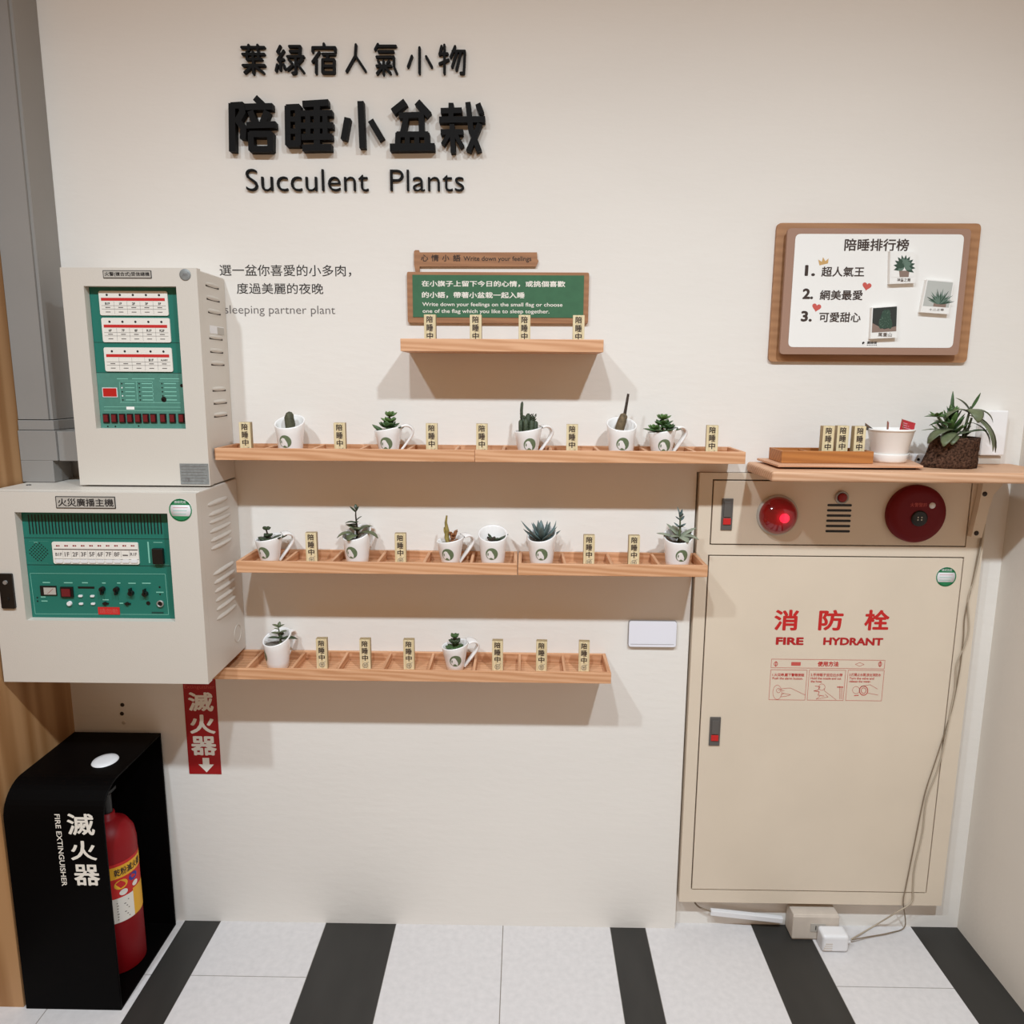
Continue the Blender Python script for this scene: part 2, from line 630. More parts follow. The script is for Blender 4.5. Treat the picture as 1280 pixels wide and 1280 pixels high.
big = {
    '陪': [([(97, 372), (99, 560)], 1.1), [(99, 374), (138, 372), (142, 402), (122, 436), (146, 470), (144, 508)], [(200, 345), (222, 366)], [(160, 380), (262, 378)], [(178, 404), (190, 440)], [(244, 404), (230, 440)], [(166, 458), (276, 455)], ([(178, 495), (260, 495), (260, 558), (180, 558), (178, 495)], 0.95)],
    '睡': [([(332, 382), (376, 380), (377, 534), (334, 534), (332, 382)], 0.95), ([(332, 432), (376, 432)], .8), ([(332, 483), (376, 483)], .8), [(402, 368), (498, 362)], [(456, 366), (457, 552)], ([(394, 408), (515, 406)], .9), ([(390, 460), (518, 458)], .95), ([(398, 508), (515, 506)], .95), ([(418, 408), (420, 508)], .8), ([(490, 406), (492, 508)], .8), [(402, 553), (512, 551)]],
    '小': [([(640, 362), (648, 546)], 1.0), ([(584, 432), (570, 510)], 1.0), ([(686, 442), (726, 510)], 1.0)],
    '盆': [([(824, 362), (782, 396)], 1.1), ([(884, 364), (924, 408)], 1.1), ([(808, 416), (896, 413), (898, 488)], .9), ([(834, 418), (820, 482)], .9), ([(797, 540), (799, 496), (920, 496), (922, 540)], .9), ([(838, 498), (838, 540)], .8), ([(878, 498), (878, 540)], .8), ([(772, 551), (946, 549)], 1.15)],
    '栽': [([(984, 396), (1062, 394)], .85), ([(1022, 368), (1022, 430)], .8), ([(978, 434), (1160, 432)], .95), ([(984, 486), (1068, 486)], .85), ([(1026, 458), (1031, 568)], .8), ([(1012, 498), (990, 534)], .7), ([(1042, 498), (1068, 544)], .7), ([(1094, 366), (1106, 474), (1140, 562)], .85), ([(1142, 456), (1098, 562)], .85), ([(1138, 372), (1150, 402)], .85)],
}
sg = thing('wall_lettering', 'thick black three-dimensional heading 陪睡小盆栽, the largest lettering on the wall', 'sign', (on_y(444, 160, 0)))
for ch, L in big.items():
    m_ = MB()
    strokes(m_, L, czb, -0.020, 0.0, 0.0140, rnd=False)
    m_.build('character', 'black_paint', sg)

sg = thing('wall_lettering', 'thin black raised words Succulent Plants under the big heading', 'sign', (on_y(444, 226, 0)))
for wd_, px in (('Succulent', (307, 211, 460, 238.5)), ('Plants', (487.5, 212, 580, 238.5))):
    m_ = MB()
    lettering(m_, wd_, prect(*px, -0.008), -0.0, depth=0.008, thin=0.012)
    m_.build('word', 'black_paint', sg)

sg = thing('wall_text', 'thin printed lines ending sleeping partner plant, on the wall beside the upper alarm box', 'sign', on_y(350, 360, 0))
for tx_, px, mt in (('選一盆你喜愛的小多肉，', (274.5, 331, 439, 345.5), 'black_print'), ('度過美麗的夜晚', (296, 354, 404, 367.5), 'black_print'), ('sleeping partner plant', (281, 382, 419, 395.5), 'grey_print')):
    m_ = MB()
    lettering(m_, tx_, prect(*px, 0), -0.0006, 0, bold=0.002 if mt == 'black_print' else 0, thin=0 if mt == 'black_print' else .006)
    m_.build('text_line', mt, sg)

# ================================================================= GREY CABLE DUCT
t = thing('cable_duct', 'grey metal cable duct rising in the left corner behind the alarm boxes', 'duct', (-1.16, -0.05, 1.25))
b = MB().box(-1.192, -1.1135, -0.090, -0.001, 1.40, 2.98)
b.build('channel', 'grey_metal', t)
b = MB().box(-1.193, -1.1205, -0.0965, -0.090, 1.40, 2.98)
b.build('cover_strip', 'grey_metal', t)
b = MB()
b.box(-1.193, -1.108, -0.100, -0.001, 1.375, 1.398)
b.box(-1.193, -1.104, -0.104, -0.001, 1.303, 1.374)
b.box(-1.193, -1.116, -0.104, -0.030, 1.2515, 1.303)
b.box(-1.1035, -1.024, -0.098, -0.001, 1.302, 1.372)
b.build('sleeve', 'grey_metal', t, bevel=0.0012)


# ================================================================= FIRE ALARM BOXES
def quad(w, *pts):
    return w


def holes_frame(mb, x0, x1, z0, z1, w, yf, yb, mi=0):
    """flat door with a window opening w=(x0,x1,z0,z1)"""
    mb.box(x0, w[0], yf, yb, z0, z1, mi)
    mb.box(w[1], x1, yf, yb, z0, z1, mi)
    mb.box(w[0], w[1], yf, yb, z0, w[2], mi)
    mb.box(w[0], w[1], yf, yb, w[3], z1, mi)


def louvre(mb, y0, z0, y1, z1, x, h=0.004, r=0.008, mi=0):
    """pressed louvre on a plane of constant x: half-lens ridge from (y0,z0) to (y1,z1)"""
    n, mlt = 10, 6
    a, c = Vector((y0, z0)), Vector((y1, z1))
    d = (c - a)
    nrm = Vector((-d.y, d.x)).normalized()
    vs, fs = [], []
    for i in range(n + 1):
        tt = i / n
        env = math.sin(PI * min(1, max(0, tt))) ** 0.4 if 0 < tt < 1 else 0
        for k in range(mlt + 1):
            u = k / mlt
            q = a + d * tt + nrm * (r * (u * 2 - 1) * (0.4 + 0.6 * env))
            vs.append((x + h * env * math.sin(PI * u) + 0.0001, q.x, q.y))
    for i in range(n):
        for k in range(mlt):
            A = i * (mlt + 1) + k
            fs.append((A, A + mlt + 1, A + mlt + 2, A + 1))
    mb.add(vs, fs, mi, True)


# ---- upper box
UX0, UX1, UY, UZ0, UZ1 = -1.0205, -0.719, -0.163, 1.2535, 1.736
t = thing('fire_alarm_panel', 'upper cream metal box with tall green alarm display, standing on the wider box', 'alarm box', (-0.87, -0.08, UZ0))
win = prect(113, 358, 227, 535.6, UY)
W = (on_y(104.5, 357.5, UY).x, on_y(220, 357.5, UY).x, on_y(121, 535.6, UY).z, on_y(104.5, 357.5, UY).z)
b = MB()
b.box(UX0 + .004, UX1 - .002, UY + 0.022, -0.001, UZ0, UZ1 - .002)
b.build('body', 'cream_metal', t, bevel=0.003)
d = MB()
holes_frame(d, UX0, UX1, UZ0 + .001, UZ1, W, UY, UY + 0.020)
dr = d.build('door', 'cream_metal', t)
GY = UY + 0.0205       # green panel face
p = MB()
p.box(W[0] - .004, W[1] + .004, GY, GY + 0.001, W[2] - .004, W[3] + .004, 0)
zs = on_y(150, 466, GY).z
p.frect(W[0], W[1], W[2], zs, GY - .0004, 1)
p.frect(W[0], W[1], zs - .0006, zs + .0006, GY - .0006, 2)
p.frect(W[0], W[1], on_y(150, 428, GY).z - .0004, on_y(150, 428, GY).z + .0004, GY - .0006, 2)
# printed lines and captions of the lower field
for r_ in ((146, 473, 160, 474), (165, 473, 193, 474), (200, 473, 224, 474), (130, 508.5, 226, 509.1), (130, 513, 226, 513.6), (191, 477, 191.5, 503), (150, 477, 150.5, 503), (171, 477, 171.5, 503), (199, 476, 224, 476.5), (150, 476, 190, 476.5), (150, 503, 226, 503.6)):
    a_ = prect(*r_, GY - .0008)
    p.frect(*a_, GY - .0008, 3)
for i in range(5):
    y_ = 479.5 + i * 5.1
    for x_, xe in ((156 + i * .3, 12), (177 + i * .3, 14), (205 + i * .3, 15)):
        p.frect(*prect(x_, y_ - .6, x_ + xe, y_ + .6, GY - .0008), GY - .0008, 3)
    for k, x_ in enumerate((152.3, 174, 202.5)):
        q = on_y(x_ + i * .4, y_, GY)
        p.disc(q.x, q.z, 0.0016, GY - .0009, 4 if not (k == 0 and i in (1, 3)) else 5, 10)
p.frect(*prect(158, 508.3, 168, 512, GY - .0009), GY - .0009, 5)
for x_, y_, r_ in ((205, 499.2, .0062), (227.3, 482, .0038), (135, 533, .0018), (144.5, 533, .0018), (173.5, 532.5, .0018)):
    q = on_y(x_, y_, GY)
    p.disc(q.x, q.z, r_, GY - .0009, 4, 16)
p.build('panel_face', ['panel_green', 'panel_green_pale', 'panel_green_dark', 'pale_green_line', 'black_plastic', 'led_white'], t)
q = prect(128.5, 484.5, 147, 496.5, GY)
s_ = MB().prism(rrect(*q, .001), GY - .0015, GY, 0)
s_.frect(q[0] + .0014, q[1] - .0014, q[2] + .0014, q[3] - .0014, GY - .0017, 1)
s_.build('digital_display', ['white_plastic', 'display_red'], t)
floors = [['B1F', '1F', '2F', '3F', '5F'], ['6F', '7F', '8F', 'R1F', 'R2F'], ['', '', '', 'B1F', 'ALARM']]
for k, (x0, y0, x1, y1) in enumerate(((125, 364, 210.5, 394.5), (128.5, 397.5, 213.5, 428), (131.5, 434.5, 216, 464.5))):
    a_ = prect(x0, y0, x1, y1, GY)
    s_ = MB().prism(rrect(*a_, .004), GY - .003, GY, 0)
    w_, h_ = a_[1] - a_[0], a_[3] - a_[2]
    yy = GY - .0033
    s_.frect(a_[0] + .03 * w_, a_[1] - .04 * w_, a_[3] - .40 * h_, a_[3] - .28 * h_, yy, 1)
    for f_ in (.60, .74):
        s_.frect(a_[0] + .03 * w_, a_[1] - .03 * w_, a_[3] - f_ * h_ - .0003, a_[3] - f_ * h_ + .0003, yy, 3)
    for c_ in range(5):
        cx = a_[0] + w_ * (.12 + c_ * .19)
        s_.disc(cx, a_[3] - .16 * h_, .0026, yy, 2, 12)
        if c_:
            s_.frect(cx - .095 * w_ - .0002, cx - .095 * w_ + .0002, a_[2] + .06 * h_, a_[3] - .42 * h_, yy, 3)
        if floors[k][c_]:
            lettering(s_, floors[k][c_], (cx - .05 * w_, cx + .05 * w_, a_[3] - .565 * h_, a_[3] - .465 * h_), yy, 2, keep=True, bold=.03)
        s_.frect(cx - .035 * w_, cx + .035 * w_, a_[3] - .69 * h_, a_[3] - .655 * h_, yy, 3)
        s_.frect(cx - .035 * w_, cx + .035 * w_, a_[3] - .875 * h_, a_[3] - .845 * h_, yy, 3)
    s_.build('zone_label', ['label_white', 'red_print', 'black_print', 'grey_print'], t)
for x_ in (133.5, 143.5, 153.5, 163.3, 173.2, 183, 192.5, 204.5, 216.2, 227.5):
    a_ = prect(x_ - 3.9, 517, x_ + 3.9, 528.5, GY)
    s_ = MB().box(a_[0], a_[1], GY - .003, GY, a_[2], a_[3], 0)
    m0 = .16 * (a_[1] - a_[0])
    s_.box(a_[0] + m0, a_[1] - m0, GY - .006, GY - .003, a_[2] + .0025, a_[3] - .0025, 1)
    s_.build('rocker_switch', ['black_plastic', 'switch_lit'], t)
# name plate, round seal, data plate
a_ = prect(129, 338, 189.5, 348, UY)
s_ = MB().prism(rrect(*a_, .001), UY - .0012, UY, 1)
s_.frect(a_[0] + .0014, a_[1] - .0014, a_[2] + .0014, a_[3] - .0014, UY - .0014, 0)
lettering(s_, '火警(複合式)受信總機', (a_[0] + .004, a_[1] - .004, a_[2] + .0035, a_[3] - .0035), UY - .0016, 1, bold=.02)
s_.build('nameplate', ['nameplate', 'black_print'], t)
q = on_y(231.5, 343.5, UY)
s_ = MB().lathe((q.x, UY, q.z), [(.0125, 0), (.0125, .001), (.0105, .0016), (0, .0016)], 24, 0, '-Y')
lettering(s_, '消防', (q.x - .006, q.x + .006, q.z - .003, q.z + .003), UY - .0018, 1)
s_.build('round_badge', ['silver_plate', 'grey_print'], t)
a_ = prect(225.5, 579.5, 261, 605.5, UY)
s_ = MB().box(a_[0], a_[1], UY - .001, UY, a_[2], a_[3], 0)
for i in range(6):
    z_ = a_[3] - (a_[3] - a_[2]) * (.14 + i * .14)
    s_.frect(a_[0] + .003, a_[1] - .003 - .004 * (i % 3), z_ - .0005, z_ + .0005, UY - .0012, 1)
lettering(s_, '火警', (a_[0] + .010, a_[0] + .022, a_[2] + .006, a_[2] + .016), UY - .0013, 1)
s_.build('data_plate', ['silver_plate', 'grey_print'], t)
# side louvres: slots
s_ = MB()
for (xa, xb, yc) in ((845, 915, 165), (850, 920, 235), (858, 925, 305), (865, 935, 442), (870, 938, 513), (875, 945, 580), (882, 952, 717), (888, 958, 785), (890, 960, 853)):
    dy = 12 if yc < 320 else (6 if yc < 600 else 1)
    A_ = on_x(60 + xa / 4.267, 320 + (yc - dy) / 4.267, UX1)
    B_ = on_x(60 + xb / 4.267, 320 + (yc + dy) / 4.267, UX1)
    z_ = (A_.z + B_.z) / 2
    s_ = MB()
    louvre(s_, A_.y, z_ + .004, B_.y, z_ + .004, UX1 - .002, .004, .0055, 0)
    s_.box(UX1 - .0021, UX1 - .0015, A_.y, B_.y, z_ - .0022, z_ + .0010, 1)
    s_.build('louvre', ['cream_metal', 'hydrant_dark'], t)
A_, B_ = on_x(263.5, 411, UX1), on_x(280, 405, UX1)
s_ = MB().box(UX1 - .002, UX1 - .0012, A_.y, B_.y, 1.600, 1.618, 0)
s_.box(UX1 - .002, UX1 - .0010, (A_.y + B_.y) / 2, B_.y, 1.600, 1.616, 1)
s_.build('side_sticker', ['white_plastic', 'nameplate'], t)

# ---- lower box
LX0, LX1, LY, LZ0, LZ1 = -1.190, -0.717, -0.247, 0.8065, 1.2505
t = thing('fire_broadcast_console', 'wide cream metal box with green broadcast control face, under the upper box', 'alarm box', (-0.95, -0.12, LZ0))
W = (on_y(18, 640, LY).x, on_y(209, 641, LY).x, on_y(100, 776, LY).z, on_y(100, 641, LY).z)
b = MB().box(LX0 + .004, LX1 - .002, LY + .024, -0.001, LZ0, LZ1)
b.build('body', 'cream_metal', t, bevel=0.003)
d = MB()
holes_frame(d, LX0, LX1, LZ0 + .001, LZ1 - .001, W, LY, LY + 0.022)
dr = d.build('door', 'cream_metal', t)
GY = LY + 0.0225
p = MB()
p.box(W[0] - .004, W[1] + .004, GY, GY + .001, W[2] - .004, W[3] + .004, 0)


def z3(X, Y, y=GY):    # picture of the upper half of the console
    q = on_y(20 + X / 6.4, 610 + Y / 6.4, y)
    return q.x, q.z


def z4(X, Y, y=GY):
    q = on_y(30 + X / 6.4, 700 + Y / 6.4, y)
    return q.x, q.z


for i in range(41):
    X = 98 + i * 26.4
    a1, c1 = z3(X, 212), z3(X + 22, 368)
    p.frect(a1[0] - .0012, a1[0] + .0014, c1[1], a1[1], GY - .0006, 2)
for Y in (402, 618):
    z_ = z3(600, Y)[1]
    p.frect(W[0], W[1], z_ - .0006, z_ + .0006, GY - .0005, 1)
# speaker holes
cx, czz = z3(182, 510)
for i in range(-5, 6):
    for j in range(-5, 6):
        if i * i + j * j < 27 and (i + j) % 2 == 0:
            p.disc(cx + i * .0040, czz + j * .0040, .0015, GY - .0006, 2, 8)
for r_ in ((104, 425, 262, 427), (104, 600, 262, 602), (1062, 430, 1064, 600), (145, 432, 175, 437), (1100, 432, 1172, 438), (1105, 612, 1225, 615)):
    u0, u1 = z3(r_[0], r_[1]), z3(r_[2], r_[3])
    p.frect(u0[0], u1[0], u1[1], u0[1], GY - .0006, 3)
# engraved frame of the lower field
fr = [z4(50, 106), z4(1130, 112), z4(1158, 436), z4(92, 430)]
p.pline(fr + [fr[0]], .0009, GY - .0006, 3)
for (X, Y, w_) in ((150, 180, 60), (320, 182, 70), (465, 182, 48), (625, 184, 30), (745, 184, 28), (835, 186, 60), (945, 186, 70), (1058, 258, 60), (135, 296, 40), (140, 328, 50), (630, 318, 50), (765, 346, 30)):
    u0, u1 = z4(X, Y - 5), z4(X + w_, Y + 4)
    p.frect(u0[0], u1[0], u1[1], u0[1], GY - .0006, 3)
u0, u1 = z4(432, 211), z4(565, 228)
p.frect(u0[0], u1[0], u1[1], u0[1], GY - .0007, 2)
for X, Y, r_ in ((1086, 216, .0022), (1090, 274, .0017), (108, 300, .0018), (110, 328, .0018), (995, 345, .0048)):
    u = z4(X, Y)
    p.disc(u[0], u[1], r_, GY - .0008, 2, 14)
u0, u1 = z4(1022, 414), z4(1118, 428)
p.frect(u0[0], u1[0], u1[1], u0[1], GY - .0006, 1)
p.build('panel_face', ['panel_green', 'panel_green_dark', 'black_plastic', 'pale_green_line'], t)
# zone label strip
a0, a1 = z3(280, 428), z3(1000, 610)
s_ = MB().prism(rrect(a0[0] + .003, a1[0] - .002, a1[1], a0[1], .004), GY - .003, GY, 0)
yy = GY - .0033
for i, f_ in enumerate(('B1F', '1F', '2F', '3F', '5F', '6F', '7F', '8F', '', 'R1F')):
    u = z3(336 + i * 66.5, 462, GY - .003)
    s_.frect(u[0] - .0045, u[0] - .0005, u[1] - .0016, u[1] + .0016, yy, 1)
    s_.frect(u[0] + .0006, u[0] + .0036, u[1] - .0016, u[1] + .0016, yy, 1)
    v = z3(342 + i * 66.5, 530, GY - .003)
    if f_:
        lettering(s_, f_, (v[0] - .0075, v[0] + .0075, v[1] - .005, v[1] + .005), yy, 2, keep=True, bold=.02)
    else:
        s_.frect(v[0] - .006, v[0] + .006, v[1] - .004, v[1] - .001, yy, 2)
    if i:
        s_.frect(v[0] - .0096, v[0] - .0092, v[1] - .007, v[1] + .008, yy, 2)
    v = z3(348 + i * 66.5, 585, GY - .003)
    s_.prism(rrect(v[0] - .0078, v[0] + .0078, v[1] - .0038, v[1] + .0038, .002, 3), yy - .0015, yy, 3)
v0, v1 = z3(302, 486, GY - .003), z3(974, 499, GY - .003)
s_.frect(v0[0], v1[0], v1[1], v0[1], yy, 4)
v0, v1 = z3(310, 568, GY - .003), z3(985, 572, GY - .003)
s_.frect(v0[0], v1[0], v1[1], v0[1], yy, 4)
s_.build('zone_label', ['label_white', 'dark_red', 'grey_print', 'white_plastic', 'dark_print'], t)
# meter, rocker, buttons, knobs, socket, key
a0, a1 = z4(130, 205), z4(268, 283)
s_ = MB().box(a0[0], a1[0], GY - .002, GY, a1[1], a0[1], 0)
a0, a1 = z4(160, 218), z4(262, 275)
s_.frect(a0[0], a1[0], a1[1], a0[1], GY - .0022, 1)
s_.line(a0[0] + .008, a1[1] + .002, a1[0] - .006, a0[1] - .003, .0008, GY - .0024, 2)
s_.build('level_meter', ['black_plastic', 'nameplate', 'dark_red'], t)
a0, a1 = z4(295, 212), z4(402, 296)
s_ = MB().box(a0[0], a1[0], GY - .004, GY, a1[1], a0[1], 0)
s_.box(a0[0] + .004, a1[0] - .005, GY - .007, GY - .004, a1[1] + .003, a0[1] - .004, 1)
s_.build('rocker_switch', ['black_plastic', 'switch_lit'], t)
u = z4(368, 346)
MB().cyl((u[0], GY, u[1]), (u[0], GY - .005, u[1]), .0056, .005, 16).build('round_button', 'white_plastic', t)
for X, Y in ((455, 286), (550, 287), (460, 348), (556, 348)):
    u = z4(X, Y)
    MB().prism(rrect(u[0] - .0045, u[0] + .0045, u[1] - .0024, u[1] + .0024, .0018, 3), GY - .003, GY).build('push_button', 'white_plastic', t)
for X, Y, ang in ((632, 230, -1.3), (745, 232, -1.3), (862, 262, 1.45), (975, 268, 1.45)):
    u = z4(X, Y)
    k_ = MB().cyl((u[0], GY, u[1]), (u[0], GY - .009, u[1]), .0062, .0054, 16)
    k_.box(u[0] - .0014, u[0] + .0014, GY - .012, GY, min(u[1], u[1] + .012 * math.sin(ang)), max(u[1], u[1] + .012 * math.sin(ang)))
    k_.build('knob', 'black_plastic', t)
for X, Y in ((652, 346), (828, 348)):
    u = z4(X, Y)
    k_ = MB().cyl((u[0], GY, u[1]), (u[0], GY - .004, u[1]), .0042, .004, 12)
    k_.box(u[0] - .006, u[0] + .008, GY - .003, GY, u[1] - .0012, u[1] + .0014)
    k_.build('knob', 'black_plastic', t)
u = z4(1093, 348)
k_ = MB().lathe((u[0], GY, u[1]), [(.0078, 0), (.0078, .004), (.0055, .004), (.0055, .001)], 24, 0, '-Y')
k_.disc(u[0], u[1], .0056, GY - .0012, 1, 20)
k_.build('socket', ['silver', 'black_plastic'], t)
u = z4(1150, 600)
a0, a1 = z4(592, 376), z4(770, 436)
s_ = MB().prism(rrect(a0[0], a1[0], a1[1], a0[1], .001), GY - .0012, GY)
lettering(s_, '請勿動', (a0[0] + .004, a1[0] - .004, a1[1] + .003, a0[1] - .003), GY - .0014, 1)
s_.build('warning_sticker', ['red_print', 'red_pale_print'], t)
a0, a1 = z3(1098, 478), z3(1195, 604)
MB().box(a0[0], a1[0], GY - .010, GY, a1[1], a0[1]).build('microphone_hook', 'black_plastic', t, bevel=.002)
a_ = prect(70, 620.5, 144.5, 635.5, LY)
s_ = MB().prism(rrect(*a_, .001), LY - .0012, LY, 1)
s_.frect(a_[0] + .0018, a_[1] - .0018, a_[2] + .0018, a_[3] - .0018, LY - .0014, 0)
lettering(s_, '火災廣播主機', (a_[0] + .005, a_[1] - .004, a_[2] + .0045, a_[3] - .0045), LY - .0016, 1, bold=.02)
s_.build('nameplate', ['nameplate', 'black_print'], t)


def green_sticker(cx, czv, r, y, parent):
    s = MB().lathe((cx, y, czv), [(r, 0), (r, .0006), (0, .0006)], 32, 0, '-Y')
    yy = y - .0008
    n = 12
    def seg(a0, a1, flip):
        pts = [(cx + r * .94 * math.cos(a0 + (a1 - a0) * k / n), czv + r * .94 * math.sin(a0 + (a1 - a0) * k / n)) for k in range(n + 1)]
        s.flat(pts, yy, 1)
    seg(math.radians(28), math.radians(152), 0)
    seg(math.radians(215), math.radians(325), 0)
    for k in range(n * 2):
        a = 2 * PI * k / (n * 2)
        c = 2 * PI * (k + 1) / (n * 2)
        s.flat([(cx + r * .9 * math.cos(a), czv + r * .9 * math.sin(a)), (cx + r * math.cos(a), czv + r * math.sin(a)), (cx + r * math.cos(c), czv + r * math.sin(c)), (cx + r * .9 * math.cos(c), czv + r * .9 * math.sin(c))], yy, 1)
    for i in range(3):
        s.frect(cx - r * .65, cx + r * (.65 - .1 * i), czv + r * (.22 - .28 * i) - .0005, czv + r * (.22 - .28 * i) + .0005, yy - .0001, 2 if i == 0 else 3)
    lettering(s, '檢修完成', (cx - r * .5, cx + r * .5, czv + r * .58, czv + r * .82), yy - .0002, 0)
    return s.build('inspection_sticker', ['white_plastic', 'sticker_green', 'pink_print', 'pale_green_line'], parent)


q = on_y(225.8, 637.5, LY)
green_sticker(q.x, q.z, .0255, LY, t)
# latch on the left edge
a_ = prect(1.5, 716.5, 18.5, 760, LY)
s_ = MB().prism(rrect(*a_, .003), LY - .005, LY, 0)
m0 = (a_[0] + a_[1]) / 2
s_.cyl((m0, LY - .005, a_[3] - .020), (m0, LY - .008, a_[3] - .020), .005, .0045, 14, 1)
s_.cyl((m0, LY - .005, a_[2] + .022), (m0, LY - .0065, a_[2] + .022), .0045, .004, 14, 0)
s_.build('latch', ['black_plastic', 'silver'], t)
s_ = MB()
for X0, Y0, X1, Y1 in ((1042, 166, 1142, 128), (1048, 215, 1150, 178), (1052, 253, 1156, 212), (1054, 297, 1158, 258), (1058, 340, 1162, 302), (1060, 378, 1164, 340), (1070, 503, 1174, 462), (1074, 545, 1178, 504), (1078, 588, 1180, 546), (1082, 634, 1182, 590), (1086, 676, 1184, 634), (1088, 722, 1186, 678)):
    A_, B_ = on_x(X0 / 4, 590 + Y0 / 4, LX1), on_x(X1 / 4, 590 + Y1 / 4, LX1)
    z_ = (A_.z + B_.z) / 2
    s_ = MB()
    louvre(s_, A_.y, z_, B_.y, z_, LX1 - .002, .006, .0065, 0)
    s_.build('louvre', ['cream_metal'], t)
C_ = on_x(1192 / 4, 590 + 806 / 4, LX1)
ring = [(LX1 - .0017, C_.y + .022 * math.cos(2 * PI * k / 28), C_.z + .022 * math.sin(2 * PI * k / 28)) for k in range(29)]
s_ = MB().tube(ring, .0009, 6, 0)
s_.build('knockout', ['cream_metal'], t)
q = on_z(36, 606.5, LZ1)
MB().cyl((q.x, q.y, LZ1 - .0005), (q.x, q.y, LZ1 + .0015), .006, .005, 14).build('grommet', 'black_plastic', t)

# ================================================================= EXTINGUISHER SIGN, STAND, EXTINGUISHER
zt = 0.80
p0, p1 = on_y(237, 968, 0), on_y(277, 966.5, 0)
x0, x1 = p0.x, p1.x
zb = (p0.z + p1.z) / 2
s_ = MB().box(x0, x1, -.0012, -.0001, zb, zt, 0)


def srect(a, c):
    return (x0 + .010, x1 - .007, a, c)


H_ = on_y(255, 862, 0).z - zb
lettering(s_, '滅', (x0 + .011, x1 - .009, on_y(255, 889, 0).z, on_y(255, 865, 0).z), -.0014, 1, bold=.03)
lettering(s_, '火', (x0 + .010, x1 - .008, on_y(255, 917, 0).z, on_y(255, 893, 0).z), -.0014, 1, bold=.03)
lettering(s_, '器', (x0 + .010, x1 - .008, on_y(255, 944, 0).z, on_y(255, 920, 0).z), -.0014, 1, bold=.03)
lettering(s_, 'Extinguisher', (x0 + .003, x1 - .003, on_y(255, 862, 0).z, on_y(255, 856, 0).z), -.0014, 2)
cx = (x0 + x1) / 2 + .004
za, zc = on_y(255, 947, 0).z, on_y(255, 965, 0).z
zm = za + (zc - za) * .45
s_.frect(cx - .009, cx + .009, zm, za, -.0014, 1)
s_.flat([(cx - .021, zm), (cx, zc), (cx + .021, zm)], -.0014, 1)
tag(s_.build('extinguisher_sign', ['sign_red', 'white_print', 'red_pale_print'], None, (cx, 0, zb)), 'red sticker 滅火器 with white down arrow on the wall above the black stand', 'sign')

SX0, SX1, SY0, SY1, SH = -1.1855, -0.954, -0.308, -0.016, 0.571
t = thing('extinguisher_stand', 'black bent-metal fire extinguisher stand with rounded top, on the floor by the timber panel', 'stand', ((SX0 + SX1) / 2, (SY0 + SY1) / 2, 0))
th = 0.006
prof_o, prof_i = [], []
R_ = 0.075
prof_o = [(SY0, 0.0)] + [(SY0 + R_ - R_ * math.cos(a), SH - R_ + R_ * math.sin(a)) for a in [PI / 2 * k / 10 for k in range(11)]] + [(SY1, SH), (SY1, 0.0)]
prof_i = [(SY0 + th, th)] + [(SY0 + R_ - (R_ - th) * math.cos(a), SH - R_ + (R_ - th) * math.sin(a)) for a in [PI / 2 * k / 10 for k in range(11)]] + [(SY1 - th, SH - th), (SY1 - th, th)]
n = len(prof_o)
vs = [(x, p[0], p[1]) for x in (SX0, SX1) for P_ in (prof_o, prof_i) for p in P_]
s_ = MB()
fs = []
for i in range(n):
    j = (i + 1) % n
    fs += [(i, j, 2 * n + j, 2 * n + i), (n + i, 3 * n + i, 3 * n + j, n + j), (i, n + i, n + j, j), (2 * n + i, 2 * n + j, 3 * n + j, 3 * n + i)]
s_.add(vs, fs, 0)
s_.build('shell', 'black_metal', t, bevel=.0015)
s_ = MB()
yy = SY0 - .0006


def z7(X, Y):
    q = on_y(X / 3.0476, 860 + Y / 3.0476, SY0)
    return q.x, q.z


for ch, (X0, Y0, X1, Y1) in zip('滅火器', ((256, 478, 360, 560), (268, 582, 368, 656), (282, 672, 380, 752))):
    a0, a1 = z7((X0 + X1) / 2, Y0), z7((X0 + X1) / 2, Y1)
    lx, rx = z7(X0, (Y0 + Y1) / 2)[0], z7(X1, (Y0 + Y1) / 2)[0]
    lettering(s_, ch, (lx, rx, a1[1], a0[1]), yy, 0, bold=.02)
tx = MB()
a0, a1 = z7(216, 480), z7(248, 754)
L_ = a0[1] - a1[1]
lettering(tx, 'FIRE EXTINGUISHER', (0, L_, 0, .0125), 0, 0, bold=.012)
xc = (a0[0] + a1[0]) / 2
tx.xform(lambda v: (xc - .0062 + v.z, yy + v.y, a0[1] - v.x))
s_.join(tx)
s_.build('lettering', 'white_print', t)
q = on_z(131.5, 951, SH)
s_ = MB()
s_.lathe((q.x, q.y, SH), [(.031, 0), (.029, .003), (.018, .0045), (0, .005)], 28, 0, 'Z', 0.95, 1.1)
s_.build('oval_marker', 'white_plastic', t)

ER, EX, EY = .062, -1.036, -0.155
t = thing('fire_extinguisher', 'red fire extinguisher with yellow and white label inside the black stand', 'fire extinguisher', (EX, EY, .0062))
s_ = MB().lathe((EX, EY, .0065), [(0.02, 0), (ER - .008, 0), (ER, .008), (ER, .340), (ER * .93, .367), (ER * .72, .390), (ER * .4, .403), (.018, .407), (.018, .420), (0, .420)], 40)
s_.build('cylinder', 'extinguisher_red', t)


def band(z0, z1, a0, a1, r, mi, tilt=0.0, mb=None, n=18):
    vs, fs = [], []
    for k in range(n + 1):
        a = math.radians(a0 + (a1 - a0) * k / n)
        for z in (z0, z1):
            vs.append((EX + r * math.cos(a), EY + r * math.sin(a), z))
    fs = [(2 * k, 2 * k + 2, 2 * k + 3, 2 * k + 1) for k in range(n)]
    mb.add(vs, fs, mi, True)


